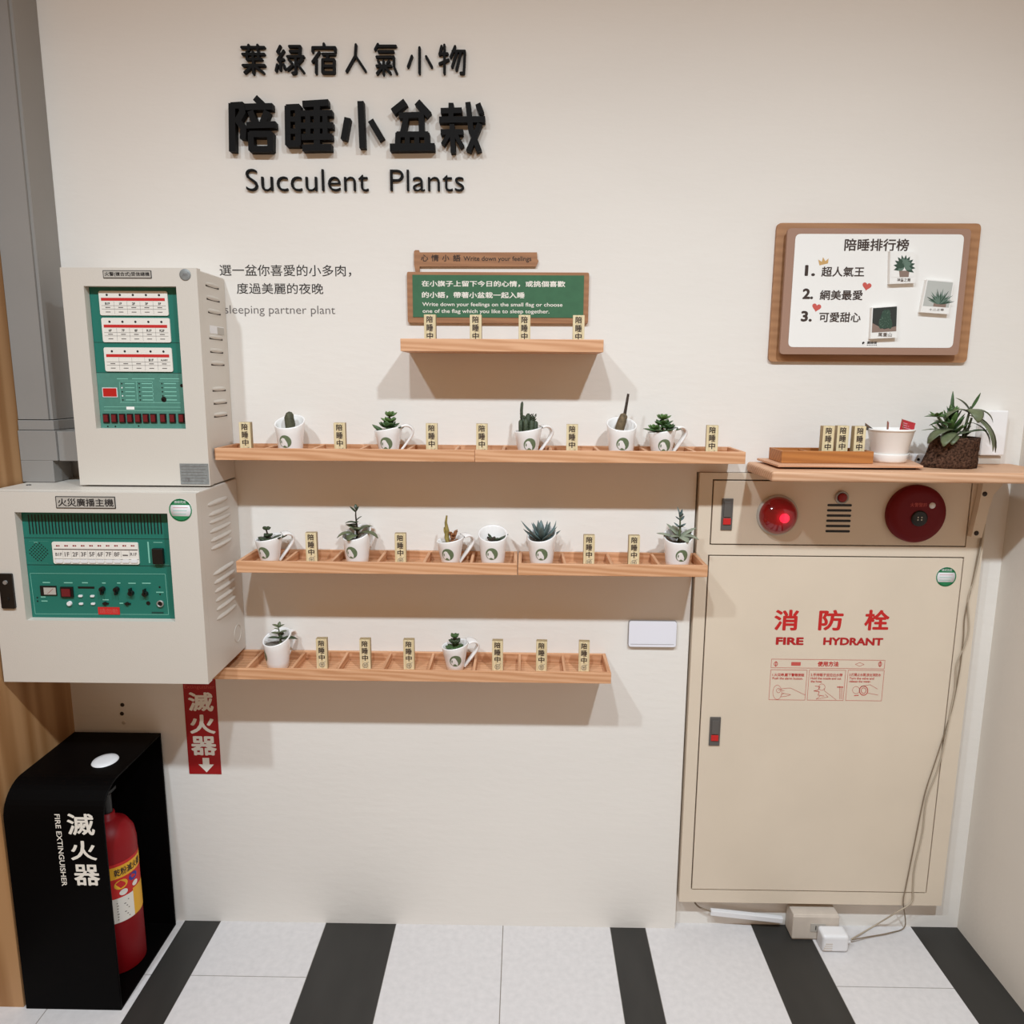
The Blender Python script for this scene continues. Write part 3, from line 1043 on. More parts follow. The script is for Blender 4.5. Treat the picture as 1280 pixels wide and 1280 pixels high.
s_ = MB()
e_ = ER + .0004
band(.155, .315, -130, 40, e_, 0, mb=s_)
band(.275, .307, -130, 40, e_ + .0003, 1, mb=s_)
band(.155, .222, -130, -18, e_ + .0003, 2, mb=s_)
band(.155, .229, -18, 40, e_ + .0003, 1, mb=s_)
for a, z, r_, mi in ((-44, .257, .016, 1), (-14, .262, .013, 3), (-40, .234, .010, 2), (-10, .240, .009, 2)):
    pts = []
    for k in range(16):
        u, v = r_ * math.cos(2 * PI * k / 16), r_ * .8 * math.sin(2 * PI * k / 16)
        aa = math.radians(a) + u / ER
        pts.append((EX + (e_ + .0006) * math.cos(aa), EY + (e_ + .0006) * math.sin(aa), z + v))
    s_.add(pts, [tuple(range(16))], mi)
tx = MB()
lettering(tx, '乾粉滅火器', (-.055, .02, .281, .301), 0, 4, bold=.02)
for i in range(7):
    tx.frect(-.055, -.026 - (i % 3) * .004, .163 + i * .0075, .165 + i * .0075, 0, 4)
tx.xform(lambda v: (EX + (e_ + .0008) * math.cos(v.x / ER - .1), EY + (e_ + .0008) * math.sin(v.x / ER - .1), v.z))
s_.join(tx)
s_.build('label', ['red_print', 'label_yellow', 'label_white', 'label_blue', 'dark_print'], t)
s_ = MB().cyl((EX, EY, .425), (EX, EY, .475), .014, .014, 16)
s_.box(EX - .012, EX + .012, EY - .075, EY + .03, .474, .482)
s_.box(EX - .010, EX + .010, EY - .085, EY + .02, .496, .503)
s_.box(EX - .004, EX + .004, EY + .01, EY + .02, .482, .5)
s_.build('valve', 'black_plastic', t)
s_ = MB().cyl((EX - .02, EY - .01, .462), (EX - .034, EY - .012, .462), .014, .014, 16)
s_.build('gauge', 'silver', t)
MB().tube([(EX - .012, EY, .450), (EX - .045, EY - .01, .445), (EX - .070, EY - .01, .41), (EX - .074, EY - .01, .33), (EX - .073, EY - .01, .2)], .0075, 10).build('hose', 'black_plastic', t)

q = [on_y(*p, 0) for p in ((153, 881), (152.5, 892), (155, 903))]
for k, p_ in enumerate(q):
    s_ = MB().lathe((p_.x, 0, p_.z), [(.0055, 0.0002), (.005, .0015), (.002, .002), (0, .0012)], 14, 0, '-Y')
    tag(s_.build('wall_screw', 'screw_dark' if k < 2 else 'beige_plastic', None, p_), ['dark screw head, topmost of the three dots above the black stand', 'dark screw head, middle one of the three dots above the black stand', 'pale plugged hole, lowest of the three dots above the black stand'][k], 'screw', 'screws in the wall above the stand')

# ================================================================= TRAY SHELVES
TD = 0.135
RIM = 0.028


def tray(name, label, x0, x1, ztop, divs, group, joints=(), h=RIM, plain=False):
    t = thing(name, label, 'shelf', ((x0 + x1) / 2, -TD / 2, ztop - h), group)
    w = 0.009
    zb = ztop - h
    MB().box(x0 + w, x1 - w, -TD + w, -w - .001, zb, zb + .006).build('bottom_board', 'tray_wood', t)
    xs = [x0] + list(joints) + [x1]
    for a, c in zip(xs, xs[1:]):
        MB().box(a + (.0004 if a != x0 else 0), c - (.0004 if c != x1 else 0), -TD, -TD + w, zb, ztop).build('front_rail', 'tray_wood', t, bevel=.0012)
    MB().box(x0 + w, x1 - w, -w - .0005, -.0008, zb, ztop).build('back_rail', 'tray_wood', t, bevel=.0012)
    for a in (x0, x1 - w):
        MB().box(a, a + w, -TD + w, -.0008, zb, ztop).build('end_rail', 'tray_wood_side', t, bevel=.0012)
    for dx in divs:
        MB().box(dx - .0035, dx + .0035, -TD + w, -w - .001, zb + .006, ztop - .0015).build('divider', 'tray_wood_side', t, bevel=.0008)
    return t


G_TR = 'wooden tray shelves'
tray('tray_shelf', 'short wooden shelf under the green board, topmost of the wall trays', -.279, .1785, 1.589, [-.279 + .4575 * k / 4 for k in (1, 2, 3)], G_TR)
X1a, X1b = -.716, .511
tray('tray_shelf', 'longest wooden tray, divided in eleven cells, running from the upper alarm box to the ledge', X1a, X1b, 1.339, [X1a + (X1b - X1a) * k / 11 for k in range(1, 11)], G_TR, joints=(-.112,))
X2a, X2g, X2b = -.681, -.011, .438
tray('tray_shelf', 'six-cell wooden tray beside the wide alarm box, left half of the middle row', X2a, X2g - .001, 1.070, [X2a + (X2g - X2a) * k / 6 for k in range(1, 6)], G_TR)
tray('tray_shelf', 'four-cell wooden tray ending at the hydrant cabinet, right half of the middle row', X2g + .001, X2b, 1.070, [X2g + (X2b - X2g) * k / 4 for k in range(1, 4)], G_TR)
X3a, X3b = -.786, .218
tray('tray_shelf', 'lowest wooden tray, nine cells, its left end tucked under the wide alarm box', X3a, X3b, .8005, [X3a + (X3b - X3a) * k / 9 for k in range(1, 9)], G_TR)

# ================================================================= WOODEN TOKENS
TW, TDp, TH = .0270, .017, .0790


def make_token(name='wooden_token'):
    s = MB()
    s.box(-TW / 2, TW / 2, -TDp / 2, TDp / 2, 0, TH, 1)
    s.mi[2] = 0            # pale face towards the room
    o = s.build(name, ['token_wood', 'token_side'], None, (0, 0, 0), bevel=.0006)
    y = -TDp / 2 - .0004
    x = MB()
    for ch, z0, z1 in (('陪', .0605, .0755), ('睡', .0415, .0575), ('中', .0235, .0385)):
        lettering(x, ch, (-.0075, .0075, z0, z1), y, 0, bold=.022)
    c = (0.0, .0115)
    x.pline([(.0065 * math.cos(2 * PI * k / 14), c[1] + .0065 * math.sin(2 * PI * k / 14)) for k in range(15)], .0009, y, 1)
    for k in (-1, 0, 1):
        x.line(k * .0028, c[1] - .005, k * .0028, c[1] + .004, .0009, y, 1)
    x.line(-.004, c[1] + .001, .004, c[1] + .001, .0008, y, 1)
    x.line(.004, c[1] + .006, .0085, c[1] + .0085, .0008, y, 1)
    x.build('lettering', ['dark_print', 'grey_print'], o)
    return o


def token_at(px, zfloor, y, label, first=[None], rz=0.0, xabs=None):
    x = on_y(px, 600, y).x
    # the column of the picture at the right height
    for _ in range(3):
        pass
    d = None
    # find x so that the token's middle sits on column px
    zz = zfloor + TH / 2
    a = None
    lo = on_y(px, 0, y)
    # row of that height on plane y at column px
    py = 640
    for _ in range(6):
        w = on_y(px, py, y)
        py -= (zz - w.z) * 480
    x = on_y(px, py, y).x
    loc = (x, y, zfloor)
    if first[0] is None:
        o = make_token()
        o.location = loc
        o.rotation_euler.z = rz
        tag(o, label, 'wooden token', 'wooden tokens on the shelves')
        first[0] = o
        return o
    o = dup(first[0], loc, label, rz)
    return o


zf = 1.589 - RIM + .006
for px, l in ((538, 'wooden token on the short top shelf before the lower left corner of the green board'),
              (595, 'wooden token, second from left on the short top shelf'),
              (655.5, 'wooden token, third from left on the short top shelf'),
              (723, 'wooden token on the short top shelf before the right edge of the green board')):
    token_at(px, zf, -.075, l, rz=random.uniform(-.05, .05))
zf = 1.339 - RIM + .006
for px, rz, l in ((308, 0.04, 'wooden token beside the upper alarm box at the end of the longest tray'),
                  (425.5, 0.04, 'wooden token between the stubby cactus mug and the bright green jade mug'),
                  (540, 0.03, 'wooden token just right of the handle of the bright green jade mug'),
                  (602.5, 0.02, 'wooden token left of the columnar cactus mug on the longest tray'),
                  (715, -.05, 'wooden token between the columnar cactus mug and the tall dry stalk mug'),
                  (889.5, -.12, 'wooden token right of the leafy mug at the ledge end of the longest tray')):
    token_at(px, zf, -.075, l, rz=rz)
zf = 1.070 - RIM + .006
for px, rz, l in ((390, 0.05, 'wooden token between the dark jade mug and the drooping olive-leaved mug'),
                  (501, 0.03, 'wooden token between the drooping olive-leaved mug and the yellow withered mug'),
                  (736, 0, 'wooden token right of the blue spiky mug in the middle row'),
                  (792, 0, 'wooden token left of the sage-leaved mug in the middle row')):
    token_at(px, zf, -.062, l, rz=rz)
zf = .8005 - RIM + .006
for px, rz, l in ((403, 0.05, 'wooden token right of the slanted drooping-plant mug on the lowest tray'),
                  (457, 0.03, 'wooden token on the lowest tray, second to the right of the slanted mug'),
                  (511.5, 0.03, 'wooden token left of the compact rosette mug on the lowest tray'),
                  (622, .0, 'wooden token just right of the compact rosette mug on the lowest tray'),
                  (677, -.06, 'wooden token on the lowest tray, second to the right of the compact rosette mug'),
                  (730, -.06, 'wooden token in the last cell at the free end of the lowest tray')):
    token_at(px, zf, -.068, l, rz=rz)


# ================================================================= MUGS WITH SUCCULENTS
def leaf(mb, base, az, el, L, W, th=.25, droop=0.0, mi=0, n=6, tip=.12, belly=.45):
    """fleshy leaf: az/el give the direction at the base, droop bends it down along its length"""
    p = Vector(base)
    e = el
    vs, fs = [], []
    side = Vector((-math.sin(az), math.cos(az), 0))
    ring = 8
    for i in range(n + 1):
        t = i / n
        d = Vector((math.cos(az) * math.cos(e), math.sin(az) * math.cos(e), math.sin(e)))
        nm = d.cross(side)
        if t < belly:
            w = .35 + .65 * math.sin(PI / 2 * t / belly)
        else:
            w = tip + (1 - tip) * math.cos(PI / 2 * (t - belly) / (1 - belly)) ** .8
        w *= W * .66
        for k in range(ring):
            a = 2 * PI * k / ring
            vs.append(p + side * (w * math.cos(a)) + nm * (w * th * math.sin(a)))
        p = p + d * (L / n)
        e -= droop / n
    for i in range(n):
        for k in range(ring):
            fs.append((i * ring + k, i * ring + (k + 1) % ring, (i + 1) * ring + (k + 1) % ring, (i + 1) * ring + k))
    fs.append(tuple(range(ring - 1, -1, -1)))
    fs.append(tuple(range(n * ring, n * ring + ring)))
    mb.add(vs, fs, mi, True)


MUG = {'low': (.0600, .0120, .0205, .0340, .0235, .0345), 'tall': (.0660, .0290, .0250, .0340, .0275, .0360)}


def mug_h(kind, a):
    return MUG[kind][0] + MUG[kind][1] * ((1 + math.cos(a)) / 2) ** 1.1


def mug_axes(kind, f):
    _, _, a0, a1, c0, c1 = MUG[kind]
    return a0 + (a1 - a0) * f, c0 + (c1 - c0) * f


def mug_mesh(kind):
    """cup with a lip that rises towards the handle side (+x); the handle sweeps off the lip and folds to the foot"""
    s = MB()
    n = 48

    def hgt(a):
        return mug_h(kind, a)

    def rad(a, f):
        ax, ay = mug_axes(kind, f)
        return ax * math.cos(a), ay * math.sin(a)
    rows = []
    for f, inn in [(0, 0), (.02, 0), (.25, 0), (.5, 0), (.75, 0), (.97, 0), (1.0, .0008), (1.0, .0030), (.97, .0040), (.75, .0040), (.5, .0040), (.25, .0040), (.12, .0040)]:
        row = []
        for k in range(n):
            a = 2 * PI * k / n
            x, y = rad(a, f)
            h = hgt(a)
            l = math.hypot(x, y)
            q = (l - inn) / l
            if f == 0:
                q *= .93
            row.append((x * q, y * q, f * h + (.0009 if inn == .0008 else 0)))
        rows.append(row)
    vs = [v for r in rows for v in r]
    fs = []
    for i in range(len(rows) - 1):
        for k in range(n):
            fs.append((i * n + k, i * n + (k + 1) % n, (i + 1) * n + (k + 1) % n, (i + 1) * n + k))
    fs.append(tuple(range(n - 1, -1, -1)))
    m0 = (len(rows) - 1) * n
    fs.append(tuple(range(m0, m0 + n)))
    s.add(vs, fs, 0, True)
    return s


def handle_mesh(kind):
    kz, kw = ((MUG[kind][0] + MUG[kind][1]) / .0835, 1.0) if kind == 'low' else (1.0, .7)
    P_ = [(.0310, .0825, .044), (.0400, .0850, .040), (.0490, .0830, .035), (.0560, .0760, .029), (.0580, .0670, .025), (.0540, .0550, .020), (.0465, .0420, .0165), (.0370, .0275, .0145), (.0280, .0140, .013), (.0225, .0060, .012)]
    P_ = [(x, z * kz, w * kw) for x, z, w in P_]
    # smooth resample
    pts = []
    for i in range(len(P_) - 1):
        p0, p1, p2, p3 = P_[max(i - 1, 0)], P_[i], P_[i + 1], P_[min(i + 2, len(P_) - 1)]
        for k in range(4):
            t = k / 4
            pts.append(tuple(.5 * (2 * p1[j] + (p2[j] - p0[j]) * t + (2 * p0[j] - 5 * p1[j] + 4 * p2[j] - p3[j]) * t * t + (3 * p1[j] - p0[j] - 3 * p2[j] + p3[j]) * t ** 3) for j in range(3)))
    pts.append(P_[-1])
    s = MB()
    vs, fs = [], []
    th = .0056
    for i, (x, z, w) in enumerate(pts):
        a, c = pts[max(i - 1, 0)], pts[min(i + 1, len(pts) - 1)]
        d = Vector((c[0] - a[0], c[1] - a[1])).normalized()
        nx, nz = d.y, -d.x
        for u, v in ((-.5, -.25), (-.42, -.5), (.42, -.5), (.5, -.25), (.5, .25), (.42, .5), (-.42, .5), (-.5, .25)):
            vs.append((x + nx * v * th, u * w, z + nz * v * th))
    m = 8
    for i in range(len(pts) - 1):
        for k in range(m):
            fs.append((i * m + k, i * m + (k + 1) % m, (i + 1) * m + (k + 1) % m, (i + 1) * m + k))
    fs.append(tuple(range(m)))
    fs.append(tuple(range((len(pts) - 1) * m, len(pts) * m)))
    s.add(vs, fs, 0, True)
    return s


_mug = {k: mug_mesh(k) for k in MUG}
_hand = {k: handle_mesh(k) for k in MUG}


def logo_mesh(rz, alpha, kind):
    """round mark on the cup side, at world angle alpha seen from above, cup turned by rz"""
    s = MB()
    cz0, R0 = (.032 if kind == 'low' else .035), .0150

    def on(u, v, lift):
        z = cz0 + v
        a = alpha - rz
        f = z / mug_h(kind, a)
        ax, ay = mug_axes(kind, f)
        l0 = 1 / math.hypot(math.cos(a) / ax, math.sin(a) / ay)
        aa = a + u / l0
        ax, ay = mug_axes(kind, z / mug_h(kind, aa))
        l = 1 / math.hypot(math.cos(aa) / ax, math.sin(aa) / ay) + lift
        wa = aa + rz
        return (l * math.cos(wa), l * math.sin(wa), z)

    def patch(poly, lift, mi):
        # fan with subdivided rings so that it follows the curve
        cu = sum(p[0] for p in poly) / len(poly)
        cv = sum(p[1] for p in poly) / len(poly)
        vs, fs = [on(cu, cv, lift)], []
        n = len(poly)
        for r in range(1, 6):
            for p in poly:
                vs.append(on(cu + (p[0] - cu) * r / 5, cv + (p[1] - cv) * r / 5, lift))
        for k in range(n):
            fs.append((0, 1 + k, 1 + (k + 1) % n))
            for r in range(4):
                fs.append((1 + r * n + k, 1 + (r + 1) * n + k, 1 + (r + 1) * n + (k + 1) % n, 1 + r * n + (k + 1) % n))
        s.add(vs, fs, mi, True)
    patch([(R0 * math.cos(2 * PI * k / 28), R0 * math.sin(2 * PI * k / 28)) for k in range(28)], .0004, 0)
    K_ = R0 / .0125
    body = [(-.0065, -.0100), (.0045, -.0105), (.0050, -.0050), (.0030, .0000), (.0012, .0030), (-.0005, .0062), (-.0045, .0072), (-.0080, .0045), (-.0098, .0000), (-.0098, -.0050)]
    patch([(p[0] * K_, p[1] * K_) for p in body], .0008, 1)
    patch([(-.0086 + .0014 * math.cos(k), -.001 + .004 * math.sin(k)) for k in [2 * PI * i / 10 for i in range(10)]], .0011, 0)
    return s


def potted(px, py, rowz, y, label, rz, plant, soil='soil', logo=-1.75, ps=1.0, kind='low', sc=1.0):
    zf = rowz
    # column of the picture at cup mid height
    pyy = py
    for _ in range(6):
        w = on_y(px, pyy, y)
        pyy -= (zf + .035 - w.z) * 480
    x = on_y(px, pyy, y).x
    t = thing('potted_succulent', label, 'potted succulent', (x, y, zf), 'white mugs planted with succulents')
    cr, sr = math.cos(rz), math.sin(rz)

    def rot(v):
        return (v[0] * cr - v[1] * sr, v[0] * sr + v[1] * cr, v[2])
    a = MB()
    mg, hn = _mug[kind], _hand[kind]
    a.v = [Vector(rot(v)) for v in mg.v]
    a.f, a.mi, a.sm = mg.f, mg.mi, mg.sm
    o = a.build('mug', 'ceramic', t, local=True)
    o.scale = (sc, sc, sc)
    h = MB()
    h.v = [Vector(rot(v)) for v in hn.v]
    h.f, h.mi, h.sm = hn.f, hn.mi, hn.sm
    h.build('handle', 'ceramic', o, local=True)
    logo_mesh(rz, logo, kind).build('printed_mark', ['logo_green', 'ceramic'], o, local=True)
    so = MB()
    zs = MUG[kind][0] - .006
    n = 28
    rr = []
    for k in range(n):
        aa = 2 * PI * k / n
        ax, ay = mug_axes(kind, zs / mug_h(kind, aa))
        rr.append(rot(((ax - .0036) * math.cos(aa), (ay - .0036) * math.sin(aa), zs + random.uniform(-.001, .001))))
    so.add(rr + [(0, 0, zs + .002)], [(k, (k + 1) % n, n) for k in range(n)], 0, True)
    so.xform(lambda v: v * sc)
    so.build('soil', soil, t, local=True)
    had = set(t.children)
    plant(t, zs * sc)
    for o in t.children:
        if o not in had:
            o.scale = (ps, ps, ps)
            o.location.z = (zs + .002) * (1 - ps)
    return t


def rosette(mb, c, r, nl, L, W, mi=0, el=.5, th=.4, droop=0, start=0.0, spread=.25):
    for k in range(nl):
        az = start + k * 2.39996
        e = el + spread * (k / nl) * 2
        leaf(mb, (c[0] + r * math.cos(az), c[1] + r * math.sin(az), c[2]), az, min(e, 1.45), L * (1 - .35 * k / nl), W, th, droop, mi)


def p_stub(t, z):
    s = MB()
    pts = [(0, 0, z - .004), (.001, 0, z + .012), (-.001, .001, z + .024), (.001, .001, z + .031), (.002, .001, z + .035)]
    s.tube(pts, [.008, .0098, .0090, .0072, .003], 10)
    s.xform(lambda v: v)
    s.build('cactus_body', 'stub_cactus', t, local=True)


def p_jade(t, z, m='jade', m2='jade_light', s_=1.0):
    st = MB().tube([(0, 0, z - .004), (.001, .001, z + .016), (.003, 0, z + .034)], [.0026, .0022, .0015], 6)
    st.build('stem', 'stem_brown', t, local=True)
    s = MB()
    rosette(s, (.003, 0, z + .030), .001, 7, .014, .0085, 1, .55, .4, spread=.4)
    rosette(s, (.002, 0, z + .020), .001, 7, .017, .0090, 1, .40, .4, start=1, spread=.3)
    rosette(s, (.0, 0, z + .010), .003, 10, .019, .0100, 0, .45, .4, start=.4, spread=.4)
    for az, L in ((2.9, .026), (3.6, .022), (.15, .026), (-.5, .022), (-1.4, .018), (1.5, .02)):
        leaf(s, (.008 * math.cos(az), .008 * math.sin(az), z + .003), az, .45, L * s_, .0125 * s_, .35, -.1, 0)
    s.build('leaves', [m, m2], t, local=True)


def p_jade_dark(t, z):
    st = MB().tube([(0, 0, z - .004), (-.002, 0, z + .012), (-.005, 0, z + .026)], [.0028, .0022, .0016], 6)
    st.build('stem', 'stem_brown', t, local=True)
    s = MB()
    rosette(s, (-.005, 0, z + .026), .001, 6, .010, .0085, 0, .5, .55)
    rosette(s, (-.002, 0, z + .012), .001, 5, .012, .0085, 0, .3, .55, start=2)
    for az, L in ((.1, .034), (-.45, .030), (.6, .028), (3.1, .020), (-2.6, .018), (-1.5, .016), (2.2, .02)):
        leaf(s, (.004 * math.cos(az), .004 * math.sin(az), z + .004), az, .32, L, .014, .4, .1, 0)
    s.build('leaves', 'jade_dark', t, local=True)


def p_columns(t, z):
    s = MB()
    for x, y, h, r in ((0, 0, .040, .0062), (-.008, .003, .036, .0058), (.008, .002, .036, .0055), (-.004, -.008, .030, .0056), (.006, -.008, .028, .0055), (-.013, -.003, .028, .0050), (.013, -.004, .026, .005)):
        s.tube([(x, y, z - .004), (x * 1.05, y, z + h * .5), (x * 1.1, y, z + h * .9), (x * 1.1, y, z + h)], [r * .9, r, r * .85, r * .3], 7)
    s.tube([(-.012, .002, z + .02), (-.013, .003, z + .045), (-.012, .003, z + .058), (-.0115, .003, z + .062)], [.0028, .003, .0028, .001], 6)
    for k in range(60):
        a = random.uniform(0, 2 * PI)
        x0, y0 = .016 * math.cos(a), .012 * math.sin(a)
        h = random.uniform(.004, .036)
        leaf(s, (x0 * .8, y0 * .8, z + h), a, .9, .006, .0022, .5, 0, 0, 3)
    s.build('cactus_body', 'cactus', t, local=True)


def p_stalk(t, z):
    s = MB()
    s.tube([(-.006, 0, z - .004), (-.004, 0, z + .008), (.000, 0, z + .022), (.004, 0, z + .034), (.006, 0, z + .037)], [.0075, .0095, .0092, .0075, .003], 9, 0)
    s.tube([(.004, 0, z + .030), (.007, .001, z + .048), (.009, .001, z + .062), (.011, .001, z + .076)], [.0036, .0030, .0028, .0024], 7, 1)
    s.build('dry_stalk', ['dry_brown', 'stem_brown'], t, local=True)


def p_leafy(t, z):
    st = MB()
    for dx, h in ((0, .032), (.010, .018), (-.012, .016)):
        st.tube([(dx * .4, 0, z - .004), (dx, 0, z + h)], [.0026, .0016], 6)
    st.build('stem', 'stem_brown', t, local=True)
    s = MB()
    rosette(s, (.001, 0, z + .028), .001, 8, .015, .0090, 1, .5, .35, spread=.4)
    rosette(s, (.001, -.001, z + .018), .002, 9, .019, .0100, 0, .35, .3, start=1.3, spread=.35)
    rosette(s, (.010, -.004, z + .012), .001, 8, .016, .0095, 0, .4, .3, start=.7, spread=.35)
    rosette(s, (-.013, -.002, z + .010), .001, 7, .016, .0090, 1, .45, .3, spread=.35)
    for az in (3.1, 3.5, -.2, .4, -1.2, -2):
        leaf(s, (.008 * math.cos(az), .008 * math.sin(az), z + .006), az, .35, .026, .011, .3, .3, 0)
    s.build('leaves', ['jade', 'jade_light'], t, local=True)


def p_droop(t, z):
    st = MB().tube([(0, 0, z - .004), (.001, 0, z + .03), (-.001, 0, z + .055), (.000, 0, z + .074)], [.0028, .0024, .0018, .001], 6)
    st.build('stem', 'stem_brown', t, local=True)
    s = MB()
    for az, e, L, W, dr, h in ((-.25, .35, .044, .017, 1.8, .012), (3.5, .3, .036, .017, 1.7, .012), (-1.9, .2, .030, .017, 1.5, .010), (2.5, .5, .028, .014, 1.3, .022), (.5, .5, .03, .014, 1.4, .02), (-1.2, .5, .024, .013, 1.2, .022)):
        leaf(s, (.003 * math.cos(az), .003 * math.sin(az), z + h), az, e + .3, L * 1.25, W * 1.1, .18, dr, 0)
    for az, e, L, W, dr, h in ((3.2, .5, .026, .011, 1.2, .038), (2.7, .3, .022, .01, 1.0, .034), (.1, .9, .016, .009, .6, .044), (-1.4, .5, .016, .009, .8, .04), (2.9, .8, .020, .008, .2, .062), (.6, 1.1, .014, .006, .2, .064), (1.9, 1.2, .013, .006, .1, .068)):
        leaf(s, (0, 0, z + h), az, e, L, W, .2, dr, 1)
    s.build('leaves', ['olive_leaf', 'jade_dark'], t, local=True)


def p_withered(t, z):
    s = MB()
    s.tube([(-.003, 0, z - .004), (-.007, 0, z + .012), (-.006, 0, z + .026), (-.0085, 0, z + .042), (-.0065, 0, z + .056)], [.004, .0048, .0042, .0026, .0016], 8, 0)
    for k in range(16):
        az = random.uniform(0, 2 * PI)
        leaf(s, (.004 + .003 * math.cos(az), .003 * math.sin(az), z + random.uniform(.0, .022)), az, random.uniform(.2, 1.2), .010, .006, .4, .4, 1, 4)
    leaf(s, (-.006, 0, z + .014), 2.6, 1.1, .02, .008, .3, -.2, 0)
    leaf(s, (.004, 0, z + .006), .6, 1.2, .024, .010, .4, .3, 1)
    s.build('withered_leaves', ['dry_yellow', 'dry_russet'], t, local=True)


def p_sparse(t, z):
    s = MB()
    rosette(s, (-.002, 0, z + .002), .002, 7, .010, .006, 1, .5, .45)
    leaf(s, (.002, 0, z + .002), .15, .22, .026, .0075, .4, -.45, 0)
    leaf(s, (0, 0, z + .003), -.4, .35, .016, .006, .4, .2, 0)
    leaf(s, (-.002, 0, z + .004), 2.4, .9, .012, .005, .4, .2, 0)
    s.build('leaves', ['jade_dark', 'stem_brown'], t, local=True)


def p_agave(t, z):
    s = MB()
    for k in range(15):
        az = k * 2.39996 + .4
        f = k / 15
        leaf(s, (.003 * math.cos(az), .003 * math.sin(az), z + .002 + .010 * f), az, .35 + 1.0 * f, .042 * (1 - .25 * f), .0095, .35, -.25, 0, 7, .05, .35)
    leaf(s, (-.004, 0, z + .006), 3.05, .62, .052, .0085, .4, -.35, 0, 7, .05, .35)
    leaf(s, (.004, 0, z + .008), .05, .55, .044, .0085, .4, -1.0, 0, 7, .05, .35)
    s.build('leaves', 'blue_agave', t, local=True)


def p_sage(t, z):
    st = MB().tube([(0, 0, z - .004), (.003, 0, z + .03), (.002, 0, z + .055), (-.001, 0, z + .066)], [.0026, .0022, .0016, .001], 6)
    st.build('stem', 'olive_leaf', t, local=True)
    s = MB()
    for az, e, L, W, dr, h in ((3.1, .2, .036, .017, .5, .004), (-.3, .15, .034, .018, 1.2, .008), (-1.1, .2, .026, .018, 1.5, .006), (.3, .3, .034, .014, .3, .008), (-2.2, .3, .026, .015, .8, .006), (1.8, .5, .026, .014, .5, .01), (2.6, .6, .026, .013, .3, .012)):
        leaf(s, (.003 * math.cos(az), .003 * math.sin(az), z + h + .006), az, e + .25, L * 1.25, W, .2, dr, 0)
    for az, e, L, W, h in ((2.8, .7, .016, .009, .034), (.2, .6, .016, .009, .034), (-1.4, .5, .013, .009, .036), (.5, .8, .015, .008, .048), (3.5, .7, .014, .008, .05), (2.9, 1.25, .020, .009, .060), (-1.2, 1.0, .013, .008, .056), (.4, 1.3, .016, .007, .058)):
        leaf(s, (.002, 0, z + h), az, e, L, W, .25, .1, 1)
    s.build('leaves', ['sage_leaf', 'blue_agave'], t, local=True)


def p_slant(t, z):
    st = MB().tube([(.006, -.006, z - .006), (.010, -.006, z + .012), (.008, -.004, z + .026), (.006, -.004, z + .040)], [.0028, .0024, .0018, .0012], 6)
    st.build('stem', 'olive_leaf', t, local=True)
    s = MB()
    for az, e, L, W, dr, h in ((.15, .35, .038, .014, .9, .014), (3.2, .3, .028, .010, .6, .016), (-1.3, .3, .016, .010, .6, .02), (1.6, .5, .018, .01, .4, .02)):
        leaf(s, (.009, -.005, z + h), az, e, L, W, .25, dr, 0)
    for az, e, L, W, dr, h in ((.2, .5, .018, .009, .7, .028), (3.3, .4, .018, .009, .5, .026), (-1.5, .4, .012, .008, .6, .03), (2.9, .7, .018, .008, .9, .040), (.4, .8, .014, .007, .9, .040), (1.5, 1.1, .012, .006, .3, .042), (-2.4, .6, .012, .007, .6, .036)):
        leaf(s, (.007, -.004, z + h), az, e, L, W, .25, dr, 1)
    s.build('leaves', ['jade_dark', 'olive_leaf'], t, local=True)


def p_compact(t, z):
    s = MB()
    rosette(s, (0, -.002, z + .002), .004, 14, .017, .0105, 0, .15, .55)
    rosette(s, (0, -.001, z + .013), .002, 9, .013, .009, 1, .5, .55, start=.9)
    rosette(s, (-.001, -.001, z + .023), .001, 6, .011, .008, 0, .8, .55, start=.2)
    s.build('leaves', ['jade', 'jade_dark'], t, local=True)


zr1, zr2, zr3 = 1.339 - RIM + .006, 1.070 - RIM + .006, .8005 - RIM + .006
HR = .22
HB = 1.57
potted(363, 540, zr1, -.068, 'white mug with a stubby bare cactus, nearest the upper alarm box', HB - .1, p_stub, 'pale_grit', -1.70, 1.25, 'tall')
potted(486, 540, zr1, -.068, 'white mug with bright green jade rosettes, handle to its right, longest tray', HR - .1, p_jade, 'soil', -1.62, 1.35, 'low')
potted(660, 540, zr1, -.068, 'white mug with a dense clump of columnar cactus and one thin spike', HR, p_columns, 'soil', -1.42, 1.25, 'low')
potted(776.5, 540, zr1, -.068, 'white mug with a single tall dry brown stalk', HB + .1, p_stalk, 'pale_grit', -1.57, 1.2, 'tall')
potted(827, 540, zr1, -.068, 'white mug with leafy green succulent in the next-to-last cell beside the ledge', HR, p_leafy, 'soil', -1.50, 1.35, 'low')
potted(337, 684, zr2, -.062, 'white mug with dark fleshy jade leaves, next to the wide alarm box', HR + .25, p_jade_dark, 'soil', -1.80, 1.2, 'low')
potted(446.5, 684, zr2, -.062, 'white mug with large drooping olive leaves and a dark leafy top', HB - .55, p_droop, 'soil', -1.85, 1.12, 'tall')
potted(563, 684, zr2, -.062, 'white mug with a withered yellow and russet plant', HR + .15, p_withered, 'pale_grit', -1.72, 1.25, 'low')
potted(616, 684, zr2, -.062, 'white mug nearly bare, with one small dark sprig leaning right', HB + .05, p_sparse, 'pale_grit', -1.62, 1.5, 'tall')
potted(677, 684, zr2, -.062, 'white mug with a blue-green spiky agave-like plant', HB - .5, p_agave, 'soil', -1.60, 1.25, 'tall')
potted(847, 684, zr2, -.062, 'white mug with grey-green sage leaves, right end of the middle row', HB - .2, p_sage, 'soil', -1.42, 1.15, 'tall')
